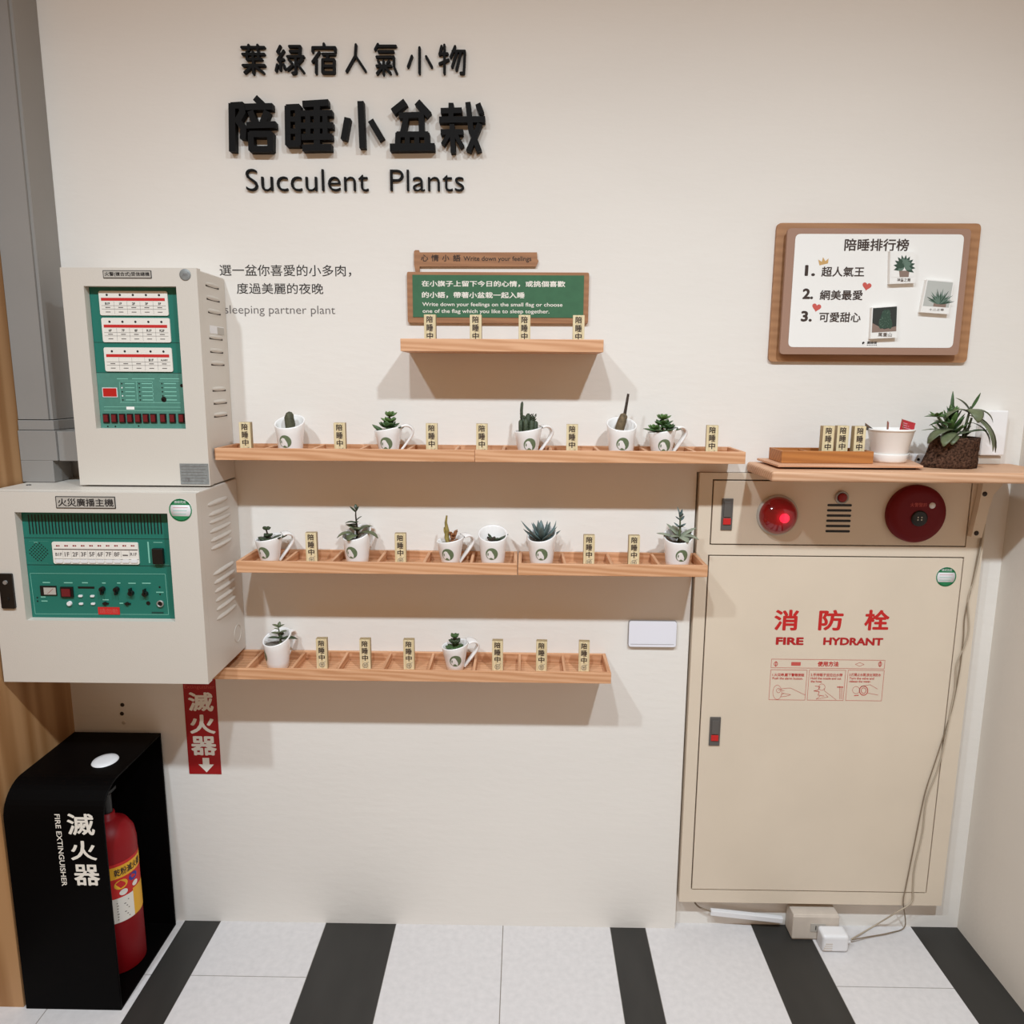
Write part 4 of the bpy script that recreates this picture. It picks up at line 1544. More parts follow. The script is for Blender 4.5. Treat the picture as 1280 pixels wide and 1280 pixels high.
potted(347, 815, zr3, -.066, 'white slanted mug with a dark sprawling plant, lowest tray by the wide alarm box', 1.05, p_slant, 'soil', -2.75, 1.15, 'tall')
potted(569, 815, zr3, -.066, 'white mug with a compact dark green rosette on the lowest tray', HR + .05, p_compact, 'pale_grit', -1.45, 1.3, 'low')


# ================================================================= SIGNS ABOVE THE TOP SHELF
t = thing('wooden_flag_sign', 'small brown wooden flag-shaped sign reading 心情小語 above the green board', 'sign', on_y(595, 324, 0))


def zs3(X, Y, y):
    q = on_y(480 + X / 4.267, 300 + Y / 4.267, y)
    return q.x, q.z


s_ = MB()
pts = [zs3(*p, -.006) for p in ((190, 142), (190, 170), (168, 170), (160, 130), (160, 60), (168, 54), (186, 54), (190, 66), (816, 66), (818, 100), (824, 112), (812, 142))]
s_.prism(pts[::-1] if False else [pts[i] for i in (0, 11, 10, 9, 8, 7, 6, 5, 4, 3, 2, 1)], -.007, -.0002)
s_.build('board', 'sign_wood', t)
s_ = MB()
for ch, X0, X1 in (('心', 197, 236), ('情', 252, 292), ('小', 310, 348), ('語', 368, 408)):
    a0, a1 = zs3(X0, 78, -.007), zs3(X1, 114, -.007)
    lettering(s_, ch, (a0[0], a1[0], a1[1], a0[1]), -.0075, 0, bold=.015)
a0, a1 = zs3(424, 86, -.007), zs3(786, 120, -.007)
lettering(s_, 'Write down your feelings', (a0[0], a1[0], a1[1], a0[1]), -.0075, 0, bold=.012)
s_.build('lettering', 'dark_print', t)

t = thing('green_notice_board', 'green chalkboard notice in a tan wooden frame behind the top shelf tokens', 'sign', on_y(622, 400, 0))
A0, A1 = zs3(122, 170, -.008), zs3(1088, 446, -.008)
B0, B1 = zs3(152, 186, -.008), zs3(1062, 416, -.008)
s_ = MB().prism(rrect(A0[0], A1[0], A1[1], A0[1], .004), -.009, -.0002)
s_.build('frame', 'sign_wood', t)
s_ = MB().box(B0[0], B1[0], -.0102, -.009, B1[1], B0[1])
s_.build('green_panel', 'chalk_green', t)
s_ = MB()
for tx_, X0, Y0, X1, Y1, bo in (('在小旗子上留下今日的心情，或挑個喜歡', 200, 216, 966, 252, .025), ('的小語，帶著小盆栽一起入睡', 202, 276, 750, 312, .025), ('Write down your feelings on the small flag or choose', 204, 332, 952, 362, .012), ('one of the flag which you like to sleep together.', 206, 368, 882, 398, .012)):
    a0, a1 = zs3(X0, Y0, -.0102), zs3(X1, Y1, -.0102)
    lettering(s_, tx_, (a0[0], a1[0], a1[1], a0[1]), -.0106, 0, bold=bo)
s_.build('lettering', 'white_print', t)

# ================================================================= RANKING BOARD
t = thing('ranking_board', 'tan wooden board with a white ranking poster 陪睡排行榜, high on the right wall', 'board', on_y(1090, 450, 0))


def zr(X, Y, y=-.02):
    q = on_y(960 + X / 4.923, 270 + Y / 4.923, y)
    return q.x, q.z


def skew(p4, r=.012, n=4):
    """rounded polygon from four picture corners (tl,tr,br,bl), counter-clockwise from bl"""
    P_ = [Vector(p4[i]) for i in (3, 2, 1, 0)]
    o = []
    for i in range(4):
        p, a, c = P_[i], P_[i - 1], P_[(i + 1) % 4]
        u, v = (a - p).normalized() * r, (c - p).normalized() * r
        for k in range(n + 1):
            tt = k / n
            o.append(tuple(p + u * (1 - tt) ** 2 + v * tt ** 2))
    return o


def frect4(X0, X1, Y0, Y1, y):
    a0, a1 = zr(X0, Y0, y), zr(X1, Y1, y)
    return [(a0[0], a0[1]), (a1[0], a0[1]), (a1[0], a1[1]), (a0[0], a1[1])]


YB = -.009
s_ = MB().prism(skew(frect4(57, 1222, 42, 903, YB), .012), YB, -.0003)
s_.build('backing_board', 'board_wood', t, bevel=.001)
YP = -.030
s_ = MB().prism(skew(frect4(122, 1170, 75, 856, YP), .010), YP, YB - .012)
s_.build('poster_panel', 'paper_border', t, bevel=.0015)
MB().box(zr(250, 200, YB)[0], zr(1050, 200, YB)[0], YB - .012, YB, zr(250, 700, YB)[1], zr(250, 250, YB)[1]).build('spacer', 'paper_border', t)
s_ = MB().flat(skew(frect4(170, 1135, 110, 812, YP), .012), YP - .0006)
s_.build('poster_paper', 'paper_white', t)
s_ = MB()
yt = YP - .0010


def zt(X0, Y0, X1, Y1, tx, mi=0, bo=.02, last=True):
    ym, xm = (Y0 + Y1) / 2, (X0 + X1) / 2
    lettering(s_, tx, (zr(X0, ym, YP)[0], zr(X1, ym, YP)[0], zr(xm, Y1, YP)[1], zr(xm, Y0, YP)[1]), yt, mi, bo)
    if last:
        flush('lettering')


def flush(name):
    global s_
    s_.build(name, ['dark_print', 'gold_print', 'red_pale_print', 'black_print', 'paper_white'], t)
    s_ = MB()


zt(470, 140, 866, 216, '陪睡排行榜')
zt(226, 302, 290, 370, '1.', 0, .04, False)
zt(328, 312, 592, 374, '超人氣王')
zt(212, 446, 278, 512, '2.', 0, .04, False)
zt(318, 456, 582, 518, '網美最愛')
zt(202, 584, 270, 650, '3.', 0, .04, False)
zt(314, 592, 570, 654, '可愛甜心')
zt(608, 772, 668, 788, '葉綠宿', 3, .02, False)
zt(608, 792, 668, 798, '......', 3, 0, False)
u = [zr(*p, YP) for p in ((316, 304), (368, 292), (372, 262), (352, 278), (338, 254), (330, 282), (308, 268))]
MB().flat([u[i] for i in range(7)], yt, 0).build('crown_mark', 'gold_print', t)
for hx, hy, sz in ((607, 432, 1.0), (298, 562, 1.0)):
    pts = []
    for k in range(28):
        a = 2 * PI * k / 28
        X = 16 * math.sin(a) ** 3
        Y = 13 * math.cos(a) - 5 * math.cos(2 * a) - 2 * math.cos(3 * a) - math.cos(4 * a)
        c_, s0 = math.cos(.2), math.sin(.2)
        pts.append(zr(hx + 1.75 * sz * (X * c_ + Y * s0), hy - 1.75 * sz * (Y * c_ - X * s0), YP))
    MB().flat(pts[::-1], yt, 0).build('heart_mark', 'red_pale_print', t)
# small leaf mark
u = zr(586, 782, YP)
s_.disc(u[0], u[1], .0032, yt, 3, 16)
s_.line(u[0] - .001, u[1] - .004, u[0] + .0035, u[1] + .0005, .0012, yt - .0002, 4)
flush('hotel_mark')


def card(name, corners, bg, kind, caption):
    cy = YP - .012
    P_ = [zr(*c, cy) for c in corners]        # tl,tr,br,bl
    s = MB().prism([P_[3], P_[2], P_[1], P_[0]], cy, YP - .0008)
    o = s.build('photo_card', 'paper_white', t)

    def uv(u, v):
        a = Vector(P_[3]).lerp(Vector(P_[2]), u)
        c = Vector(P_[0]).lerp(Vector(P_[1]), u)
        return tuple(a.lerp(c, v))
    m = MB()
    yy = cy - .0004
    m.flat([uv(.04, .2), uv(.96, .2), uv(.96, .97), uv(.04, .97)], yy, 0)

    def lf(u, v, ang, L, W, mi):
        pts = []
        for k in range(10):
            tt = k / 9
            pts.append((tt, W * math.sin(PI * tt ** .8)))
        pts = pts + [(a, -c) for a, c in pts[::-1][1:-1]]
        ca, sa = math.cos(ang), math.sin(ang)
        m.flat([uv(u + L * (a * ca) - c * sa, v + L * (a * sa) * .9 + c * ca) for a, c in pts][::1], yy - .0002 - random.random() * .0002, mi)
    if kind == 0:
        m.flat([uv(.38, .2), uv(.72, .2), uv(.75, .4), uv(.35, .4)], yy - .0001, 3)
        for k in range(22):
            lf(.55, .52, -.5 + k * 4.1 / 21, .42 - .12 * (k % 2), .07, 1 + k % 2)
        for k in range(9):
            lf(.55, .58, .1 + k * 2.9 / 8, .25, .06, 2)
    elif kind == 1:
        m.flat([uv(.4, .2), uv(.85, .2), uv(.85, .3), uv(.4, .3)], yy - .0001, 3)
        for k in range(20):
            lf(.6, .28, .25 + k * 2.6 / 19, .55 - .1 * (k % 3), .025, 1 + k % 2)
    else:
        m.flat([uv(.04, .2), uv(.96, .2), uv(.96, .36), uv(.5, .28), uv(.04, .5)], yy - .0001, 3)
        for a, c, h, w in ((.5, .3, .55, .16), (.38, .3, .35, .1), (.64, .3, .42, .11), (.72, .28, .28, .08), (.5, .6, .3, .09), (.62, .62, .28, .09)):
            m.flat([uv(a + w * math.cos(2 * PI * k / 16), c + h / 2 + h / 2 * math.sin(2 * PI * k / 16)) for k in range(16)], yy - .0002 - random.random() * .0003, 1)
        for k in range(50):
            a, c = random.uniform(.3, .75), random.uniform(.32, .85)
            m.flat([uv(a + .012 * math.cos(2 * PI * q / 6), c + .01 * math.sin(2 * PI * q / 6)) for q in range(6)], yy - .0007, 2)
    a, c = uv(.28, .06), uv(.8, .16)
    lettering(m, caption, (a[0], c[0], a[1], c[1]), yy - .0003, 4)
    m.build('printed_photo', [bg, 'plant_print', 'plant_print_pale', 'pot_print', 'dark_print'], o)


card('a', ((752, 214), (914, 222), (908, 412), (748, 418)), 'paper_white', 0, '神童之舞')
card('b', ((978, 390), (1146, 404), (1112, 604), (938, 592)), 'card_grey', 1, '十二之卷')
card('c', ((640, 562), (800, 550), (794, 748), (630, 756)), 'card_dark', 2, '萬重山')

# ================================================================= BLANK WALL PLATE
a_ = prect(785, 775, 845, 807.5, 0)
t = thing('wall_plate', 'small blank bluish white wall plate left of the hydrant cabinet', 'wall plate', (a_[0], 0, a_[2]))
MB().prism(rrect(*a_, .006), -.007, -.0003).build('back_frame', 'grey_metal', t)
MB().prism(rrect(a_[0] + .001, a_[1] - .001, a_[2] + .001, a_[3] - .001, .006), -.010, -.007).build('cover', 'cool_white_plastic', t, bevel=.0025)
MB().box(a_[0] + .006, a_[1] - .006, -.0106, -.010, a_[2] + .008, a_[2] + .0086).build('seam', 'grey_metal', t)

# ================================================================= HYDRANT CABINET
HX0, HX1, HZ0, HZ1 = .4375, 1.150, .0925, 1.2750
t = thing('fire_hydrant_cabinet', 'tall beige metal fire hydrant cabinet with red lettering in the right corner', 'cabinet', ((HX0 + HX1) / 2, 0, HZ0))
UP_ = (on_y(888.5, 680, YF).x, on_y(1210.5, 640, YF).x, on_y(1050, 681, YF).z, on_y(1050, 602, YF).z)
DR = (on_y(876, 900, YF).x, on_y(1181, 900, YF).x, on_y(1010, 1113, YF).z, on_y(1050, 696.5, YF).z)
s_ = MB()
# shell of frame members around the two doors
gp = .0032
zz = [HZ0, DR[2] - gp, DR[3] + gp, UP_[2] - gp, UP_[3] + gp, HZ1]
s_.box(HX0, DR[0] - gp, YF, YR - .001, HZ0, zz[2])
s_.box(DR[1] + gp, HX1, YF, YR - .001, HZ0, zz[2])
s_.box(DR[0] - gp, DR[1] + gp, YF, YR - .001, HZ0, zz[1])
s_.box(HX0, HX1, YF, YR - .001, zz[2], zz[3])
s_.box(HX0, UP_[0] - gp, YF, YR - .001, zz[3], zz[4])
s_.box(UP_[1] + gp, HX1, YF, YR - .001, zz[3], zz[4])
s_.box(HX0, HX1, YF, YR - .001, zz[4], HZ1)
s_.build('frame', 'hydrant_paint', t)
MB().box(HX0 + .004, HX1 - .004, YF + .012, YR - .002, HZ0 + .004, HZ1 - .004).build('back_panel', 'hydrant_dark', t)
YD = YF - .0015
ud = MB().box(UP_[0], UP_[1], YD, YF + .011, UP_[2], UP_[3]).build('alarm_panel', 'hydrant_paint', t, bevel=.001)
dd = MB().box(DR[0], DR[1], YD, YF + .011, DR[2], DR[3]).build('door', 'hydrant_paint', t, bevel=.001)


def latch(px, par):
    a_ = prect(*px, YD)
    s = MB().box(a_[0], a_[1], YD - .003, YD, a_[2], a_[3])
    h = a_[3] - a_[2]
    w = a_[1] - a_[0]
    s.box(a_[0] + .18 * w, a_[1] - .18 * w, YD - .006, YD - .003, a_[2] + .42 * h, a_[3] - .1 * h, 0)
    o = s.build('latch', 'latch_grey', par, bevel=.0008)
    MB().box(a_[0] + .16 * w, a_[1] - .16 * w, YD - .006, YD - .003, a_[2] + .18 * h, a_[2] + .38 * h).build('release_button', 'red_print', o, bevel=.001)


latch((901.5, 623, 915.5, 662.5), ud)
latch((886.5, 896, 900, 931.5), dd)
# alarm lamp
q = on_y(971, 643.5, YD)
s_ = MB().lathe((q.x, YD, q.z), [(.051, 0), (.051, .006), (.047, .009), (.02, .009), (0, .009)], 36, 0, '-Y')
lm = s_.build('alarm_lamp', 'nameplate', ud)
R_ = .0465
s_ = MB().lathe((q.x, YD, q.z), [(R_, .006)] + [(R_ * math.cos(a), .010 + .034 * math.sin(a)) for a in [PI / 2 * k / 12 for k in range(13)]], 36, 0, '-Y')
s_.build('red_dome', 'lamp_red', lm)
s_ = MB().lathe((q.x + .010, YD, q.z - .004), [(.0, .011)] + [(.010 * math.cos(a), .018 + .010 * math.sin(a)) for a in [-PI / 2 + PI * k / 10 for k in range(11)]], 16, 0, '-Y')
s_.build('lit_bulb', 'lamp_glow', lm)
# push button and speaker slots
q = on_y(1051.5, 621.5, YD)
s_ = MB().lathe((q.x, YD, q.z), [(.0165, 0), (.0165, .006), (.013, .008), (.0115, .004), (0, .004)], 28, 0, '-Y')
s_.lathe((q.x, YD, q.z), [(.0105, .003), (.0105, .010), (.008, .012), (0, .012)], 24, 1, '-Y')
s_.build('push_button', ['silver', 'dark_red'], ud)
s_ = MB()
for i in range(6):
    a_ = prect(1034.2 - i * .5, 630 + i * 6.5, 1064.8 - i * .5, 633 + i * 6.5, YD)
    s_.prism(rrect(*a_, .0028, 3), YD - .0006, YD)
s_.build('speaker_slots', 'black_plastic', ud)
# bell
q = on_y(1142.6, 641.5, YD)
s_ = MB().lathe((q.x, YD, q.z), [(.072, 0), (.072, .012), (.068, .018), (.05, .021), (.022, .022), (0, .022)], 48, 0, '-Y')
bl = s_.build('alarm_bell', 'bell_red', ud)
s_ = MB().lathe((q.x + .002, YD, q.z - .009), [(.0195, .020), (.0195, .025), (.016, .026), (0, .0255)], 28, 0, '-Y')
for i in (-1, 1):
    for j in (0, 1):
        s_.disc(q.x + .002 + i * .0045, q.z - .006 - j * .006, .0018, YD - .0262, 1, 8)
s_.build('bell_centre', ['black_plastic', 'cream_metal'], bl)
s_ = MB()
c_ = on_y(1165.5, 632, YD - .022)
s_.lathe((c_.x, YD - .018, c_.z), [(.0075, 0), (.0075, .0045), (0, .005)], 20, 0, '-Y')
a_ = prect(1138, 628.5, 1159, 633.5, YD - .022)
lettering(s_, '火警警鈴', a_, YD - .0225, 1)
s_.build('bell_marking', ['white_plastic', 'red_pale_print'], bl)
# stickers and print on the door
q = on_y(1182.5, 721, YD)
green_sticker(q.x, q.z, .0252, YD, dd)
s_ = MB()
yp = YD - .0006


def zh(X, Y):
    q = on_y(960 + X / 8, 750 + Y / 8, YD)
    return q.x, q.z


def hbox(X0, Y0, X1, Y1):
    ym, xm = (Y0 + Y1) / 2, (X0 + X1) / 2
    return zh(X0, ym)[0], zh(X1, ym)[0], zh(xm, Y1)[1], zh(xm, Y0)[1]


for ch, r_ in (('消', (62, 96, 304, 304)), ('防', (506, 98, 752, 304)), ('栓', (964, 98, 1212, 304))):
    lettering(s_, ch, hbox(*r_), yp, 0, bold=.028)
lettering(s_, 'FIRE', hbox(78, 372, 356, 448), yp, 1, bold=.045)
lettering(s_, 'HYDRANT', hbox(552, 376, 1150, 452), yp, 1, bold=.045)


def outline(r, w=.0009, mi=2):
    s_.pline([(r[0], r[2]), (r[1], r[2]), (r[1], r[3]), (r[0], r[3]), (r[0], r[2])], w, yp, mi)


outline(hbox(32, 596, 1166, 682))
B_ = [hbox(18, 698, 380, 998), hbox(402, 700, 764, 1002), hbox(788, 702, 1148, 1006)]
for r_ in B_:
    outline(r_)
lettering(s_, '使用方法', hbox(496, 614, 706, 664), yp, 0, bold=.03)
for r_ in ((58, 612, 98, 664), (1102, 612, 1138, 668)):
    a_ = hbox(*r_)
    s_.pline([((a_[0] + a_[1]) / 2 + (a_[1] - a_[0]) * .42 * math.cos(2 * PI * k / 12), (a_[2] + a_[3]) / 2 + (a_[3] - a_[2]) * .42 * math.sin(2 * PI * k / 12)) for k in range(13)], .0016, yp, 2)
    s_.line((a_[0] + a_[1]) / 2, a_[2], (a_[0] + a_[1]) / 2, a_[3], .0018, yp - .0001, 0)
a_ = hbox(232, 620, 326, 656)
s_.frect(*a_, yp, 2)
a_ = hbox(872, 624, 960, 662)
s_.pline([(a_[0], (a_[2] + a_[3]) / 2), ((a_[0] + a_[1]) / 2, a_[3]), (a_[1], (a_[2] + a_[3]) / 2), ((a_[0] + a_[1]) / 2, a_[2]), (a_[0], (a_[2] + a_[3]) / 2)], .0007, yp, 2)
for (X, txts) in ((44, ('1.火災時,壓下警報按鈕', 'Push the alarm button.', '')), (426, ('2.手持瞄子並拉出水帶', 'Hold the nozzle and cut', 'the hose.')), (812, ('3.打開止水閥,放出消防水', 'Turn the valve and', 'release the water.'))):
    w_ = 318
    lettering(s_, txts[0], hbox(X, 732, X + w_, 764), yp, 0 if X < 100 else 2, bold=.015)
    lettering(s_, txts[1], hbox(X, 772, X + w_ * (.96 if X < 700 else .78), 794), yp, 2, bold=.02)
    if txts[2]:
        lettering(s_, txts[2], hbox(X, 802, X + w_ * (.36 if X < 700 else .68), 824), yp, 2, bold=.02)


def draw(pts, w=.0008):
    s_.pline([zh(*p) for p in pts], w, yp, 2)


def ell(cx, cy, rx, ry, w=.0008, n=18):
    draw([(cx + rx * math.cos(2 * PI * k / n), cy + ry * math.sin(2 * PI * k / n)) for k in range(n + 1)], w)


ell(92, 922, 44, 72)
ell(104, 904, 20, 22)
draw([(104, 900), (140, 886), (200, 880), (226, 880), (372, 950)])
draw([(140, 930), (226, 946), (180, 962), (124, 966)])
draw([(136, 902), (164, 908)])
draw([(136, 946), (160, 930)])
ell(538, 870, 32, 32)
draw([(470, 860), (520, 866), (500, 900), (456, 908), (512, 916), (500, 950), (560, 960)], .0014)
draw([(560, 880), (566, 910), (680, 996)])
draw([(570, 940), (600, 970), (480, 990), (520, 960)])
draw([(690, 870), (752, 870)], .0028)
draw([(716, 860), (716, 990)])
draw([(742, 876), (742, 992)])
draw([(728, 880), (728, 992)])
ell(880, 900, 36, 36)
ell(955, 905, 42, 46, .0022)
ell(955, 905, 24, 28, .0014)
draw([(930, 862), (1020, 846), (1096, 890)])
draw([(996, 930), (1030, 936), (1102, 950)])
draw([(860, 956), (906, 952)], .0022)
s_.build('door_lettering', ['red_print', 'crimson_print', 'red_pale_print'], dd)

# ================================================================= LEDGE OVER THE CABINET
LZT, LZB, LDY = 1.3025, 1.2785, -.200
t = thing('wooden_ledge', 'thick pale wooden ledge over the hydrant cabinet holding the log planter', 'shelf', (.87, -.1, LZB))
MB().box(.5535, 1.200, LDY, -.001, LZB, LZT).build('board', 'ledge_wood', t, bevel=.006, seg=3)
br = MB()
bx = .0
P_ = [on_y(*p, -.03) for p in ((1213, 671), (1226, 672), (1234, 640), (1241, 618), (1252, 606), (1252, 603), (1228, 603), (1222, 634))]
poly = [(v.x, min(v.z, LZB - .0006)) for v in P_]
br.prism(poly, -.034, -.0135 - .001)
bo = br.build('bracket', 'hydrant_paint', t)
s_ = MB()
for p in ((1231, 617.5), (1220.5, 666.5)):
    v = on_y(*p, -.034)
    s_.lathe((v.x, -.034, v.z), [(.0062, 0), (.005, .002), (.0015, .0026), (0, .0018)], 14, 0, '-Y')
s_.build('bracket_screws', 'screw_dark', bo)

# ---- things on the ledge
s_ = MB()
zs0 = LZT + .0004
s_.box(0, 1, 0, 1, 0, 1)
P4 = [on_z(948, 568, LZT + .010), on_z(977, 581.5, LZT + .010), on_z(1158, 580, LZT + .010)]


def slab(name, corners, z0, z1, m):
    mb = MB()
    n = len(corners)
    vs = [(c[0], c[1], z0) for c in corners] + [(c[0], c[1], z1) for c in corners]
    mb.add(vs, [tuple(range(n - 1, -1, -1)), tuple(range(n, 2 * n))] + [(i, (i + 1) % n, n + (i + 1) % n, n + i) for i in range(n)], 0)
    return mb.build(name, m, None, (corners[0][0], corners[0][1], z0), bevel=.0012)


o = slab('dark_board', [(.600, -.148), (.895, -.148), (.935, -.022), (.600, -.022)], LZT + .0003, LZT + .0045, 'black_plastic')
tag(o, 'thin dark board lying on the ledge under the tan placemat', 'board')
o = slab('wooden_placemat', [(.578, -.160), (.905, -.160), (.945, -.014), (.574, -.014)], LZT + .0049, LZT + .0105, 'bamboo')
tag(o, 'thin tan wooden placemat on the ledge under the small orange tray', 'placemat')
ZP = LZT + .0109
x0 = on_y(977.5, 566, -.128).x
x1 = on_y(1092.5, 566, -.128).x
t = thing('small_wooden_tray', 'small orange-brown wooden tray on the ledge holding three tokens', 'tray', ((x0 + x1) / 2, -.09, ZP))
th = .028
w = .006
MB().box(x0 + w, x1 - w, -.128 + w, -.035 - w, ZP, ZP + .005).build('bottom_board', 'small_tray_wood', t)
MB().box(x0, x1, -.128, -.128 + w, ZP, ZP + th).build('front_rail', 'small_tray_wood', t, bevel=.001)
MB().box(x0, x1, -.035 - w, -.035, ZP, ZP + th).build('back_rail', 'small_tray_wood', t, bevel=.001)
for a in (x0, x1 - w):
    MB().box(a, a + w, -.128 + w, -.035 - w, ZP, ZP + th).build('end_rail', 'small_tray_wood', t, bevel=.001)
MB().box(x0 + .068, x0 + .074, -.128 + w, -.035 - w, ZP + .005, ZP + th - .003).build('divider', 'small_tray_wood', t, bevel=.001)
for px, y, rz, l in ((1033, -.098, .05, 'wooden token in the small ledge tray, farthest from the white pot'), (1051, -.086, .0, 'wooden token in the small ledge tray, middle one of its three'), (1072, -.098, .06, 'wooden token in the small ledge tray, next to the white pot')):
    token_at(px, ZP + .0055, y, l, rz=rz)

PX, PY = on_y(1112.5, 560, -.085).x, -.082
t = thing('white_flower_pot', 'empty white ceramic pot with saucer on the ledge, little flags stuck in it', 'pot', (PX, PY, ZP))
s_ = MB().lathe((PX, PY, ZP), [(.0, .0), (.036, 0), (.039, .004), (.0415, .0185), (.0415, .020), (.036, .020), (.036, .014), (0, .014)], 40)
s_.build('saucer', 'pot_ceramic', t)
s_ = MB().lathe((PX, PY, ZP), [(.0, .0145), (.0345, .0145), (.0395, .024), (.0500, .072), (.0512, .0735), (.0520, .0735), (.0520, .0775), (.0505, .0785), (.0485, .0775), (.047, .070), (.038, .030), (.0, .030)], 44)
s_.build('pot_body', 'pot_ceramic', t)
s_ = MB().lathe((PX, PY, ZP), [(.0428, .052), (.020, .054), (.0, .055)], 32)
s_.build('soil', 'soil', t)


def flag(label, base, top, fl, m, txt=None):
    t = thing('toothpick_flag', label, 'flag', base, 'paper flags in the white pot')
    MB().cyl(base, top, .0009, .0007, 8).build('toothpick', 'toothpick', t)
    mb = MB()
    mb.add(fl, [(0, 1, 2, 3)], 0)
    mb.add([(v[0], v[1] + .0006, v[2]) for v in fl], [(3, 2, 1, 0)], 0)
    if txt:
        n = 3
        for i in range(n):
            a, c = Vector(fl[0]).lerp(Vector(fl[3]), .3 + .2 * i), Vector(fl[1]).lerp(Vector(fl[2]), .3 + .2 * i)
            d0, d1 = a.lerp(c, .15), a.lerp(c, .75 - .15 * i)
            mb.add([d0 + Vector((0, -.0003, -.001)), d1 + Vector((0, -.0003, -.001)), d1 + Vector((0, -.0003, .001)), d0 + Vector((0, -.0003, .001))], [(0, 1, 2, 3)], 1)
    mb.build('paper', [m, 'pink_print'], t)


zb = ZP + .056
yq = PY - .018


def fp(px, py, y):
    v = on_y(px, py, y)
    return (v.x, v.y, v.z)


flag('red paper flag spread flat towards the room, in the white pot', (PX + .026, yq, zb), fp(1127.5, 523.5, yq), [fp(1124.5, 537, yq), fp(1141.5, 541.5, yq), fp(1144.5, 529, yq + .004), fp(1127.5, 523.8, yq)], 'flag_red', True)
b0 = fp(1108.5, 541, yq)
flag('red paper flag seen edge-on in the middle of the white pot', (b0[0], yq - .004, zb), fp(1110, 526, yq), [fp(1108.2, 539, yq), fp(1110.6, 539, yq + .02), fp(1111.2, 528, yq + .02), fp(1109, 526.5, yq)], 'flag_red')
flag('dark folded flag leaning out of the white pot beside the last token', (PX - .028, yq + .02, zb), fp(1081.5, 529, yq + .02), [fp(1081.5, 538, yq + .02), fp(1086, 537.5, yq + .02), fp(1095, 538.5, yq + .02), fp(1081.5, 528.5, yq + .02)], 'flag_dark')

# plug behind the pot
v = on_y(1146, 567, -.02)
t = thing('plug_adapter', 'small white plug adapter on the ledge between the pot and the log planter', 'plug', (v.x, -.02, LZT))
MB().box(v.x - .022, v.x + .014, -.045, -.012, LZT + .0002, LZT + .026).build('body', 'white_plastic', t, bevel=.006, seg=3)
s_ = MB().cyl((v.x - .008, -.0451, LZT + .013), (v.x - .008, -.047, LZT + .013), .0035, .003, 12)
s_.build('socket_hole', 'black_plastic', t)
MB().tube([(v.x + .013, -.03, LZT + .012), (v.x + .026, -.03, LZT + .010), (v.x + .04, -.028, LZT + .004)], .002, 8).build('cable_end', 'white_plastic', t)

# white box on the wall
a_ = prect(1229, 512, 1257, 566, -.02)
a_ = (on_y(1226, 540, -.022).x, on_y(1256, 540, -.022).x, LZT + .022, on_y(1240, 513, -.02).z)
t = thing('wall_switch_box', 'tall white wall box standing behind the log planter', 'switch', (1.126, 0, LZT))
MB().box(a_[0], a_[1], -.030, -.0005, a_[2], a_[3]).build('cover', 'bright_plastic', t, bevel=.003)
MB().box(a_[0] + .001, a_[1] - .001, -.020, -.0005, LZT + .0005, a_[2] - .0015).build('base', 'cream_metal', t, bevel=.001)

# log planter
LPY = -.088
LPX = on_y(1192, 565, LPY).x
t = thing('log_planter', 'dark bark log planter with leafy succulents at the corner end of the ledge', 'planter', (LPX, LPY, LZT))
s_ = MB()
n = 44
rows = []
rng = random.Random(3)
bump_ = [rng.uniform(-.0022, .0022) for _ in range(n)]
for i in range(9):
    f = i / 8
    row = []
    for k in range(n):
        a = 2 * PI * k / n
        r = .051 + bump_[k] + rng.uniform(-.0012, .0012)
        x = r * math.cos(a)
        left = max(0, math.cos(a - PI)) ** 3
        x -= left * .026 * (1 - f) ** 1.6
        row.append((LPX + x, LPY + r * .85 * math.sin(a), LZT + .0003 + f * .071))
    rows.append(row)
row = [(LPX + .043 * math.cos(2 * PI * k / n), LPY + .043 * .85 * math.sin(2 * PI * k / n), LZT + .071) for k in range(n)]
rows.append(row)
rows.append([(p[0], p[1], LZT + .058) for p in row])
vs = [v for r in rows for v in r]
fs = [(i * n + k, i * n + (k + 1) % n, (i + 1) * n + (k + 1) % n, (i + 1) * n + k) for i in range(len(rows) - 1) for k in range(n)]
fs.append(tuple(range(n - 1, -1, -1)))
s_.add(vs, fs, 0, True)
s_.build('log', 'bark', t)
s_ = MB().add([(LPX + .043 * math.cos(2 * PI * k / 24), LPY + .036 * math.sin(2 * PI * k / 24), LZT + .060) for k in range(24)], [tuple(range(24))])
s_.build('soil', 'soil', t)
z0 = LZT + .060
s_ = MB()
s_.tube([(LPX - .012, LPY - .010, z0), (LPX - .034, LPY - .015, z0 + .038), (LPX - .055, LPY - .016, z0 + .060)], [.004, .003, .002], 7)
s_.tube([(LPX - .010, LPY, z0), (LPX - .014, LPY, z0 + .045), (LPX - .010, LPY, z0 + .080)], [.004, .003, .002], 7)
s_.tube([(LPX + .012, LPY - .008, z0), (LPX + .018, LPY - .008, z0 + .045), (LPX + .024, LPY - .008, z0 + .082)], [.0035, .003, .0022], 7)
s_.tube([(LPX + .018, LPY - .006, z0), (LPX + .030, LPY - .006, z0 + .056)], [.003, .0025], 7)
s_.build('stems', 'olive_leaf', t)
s_ = MB()
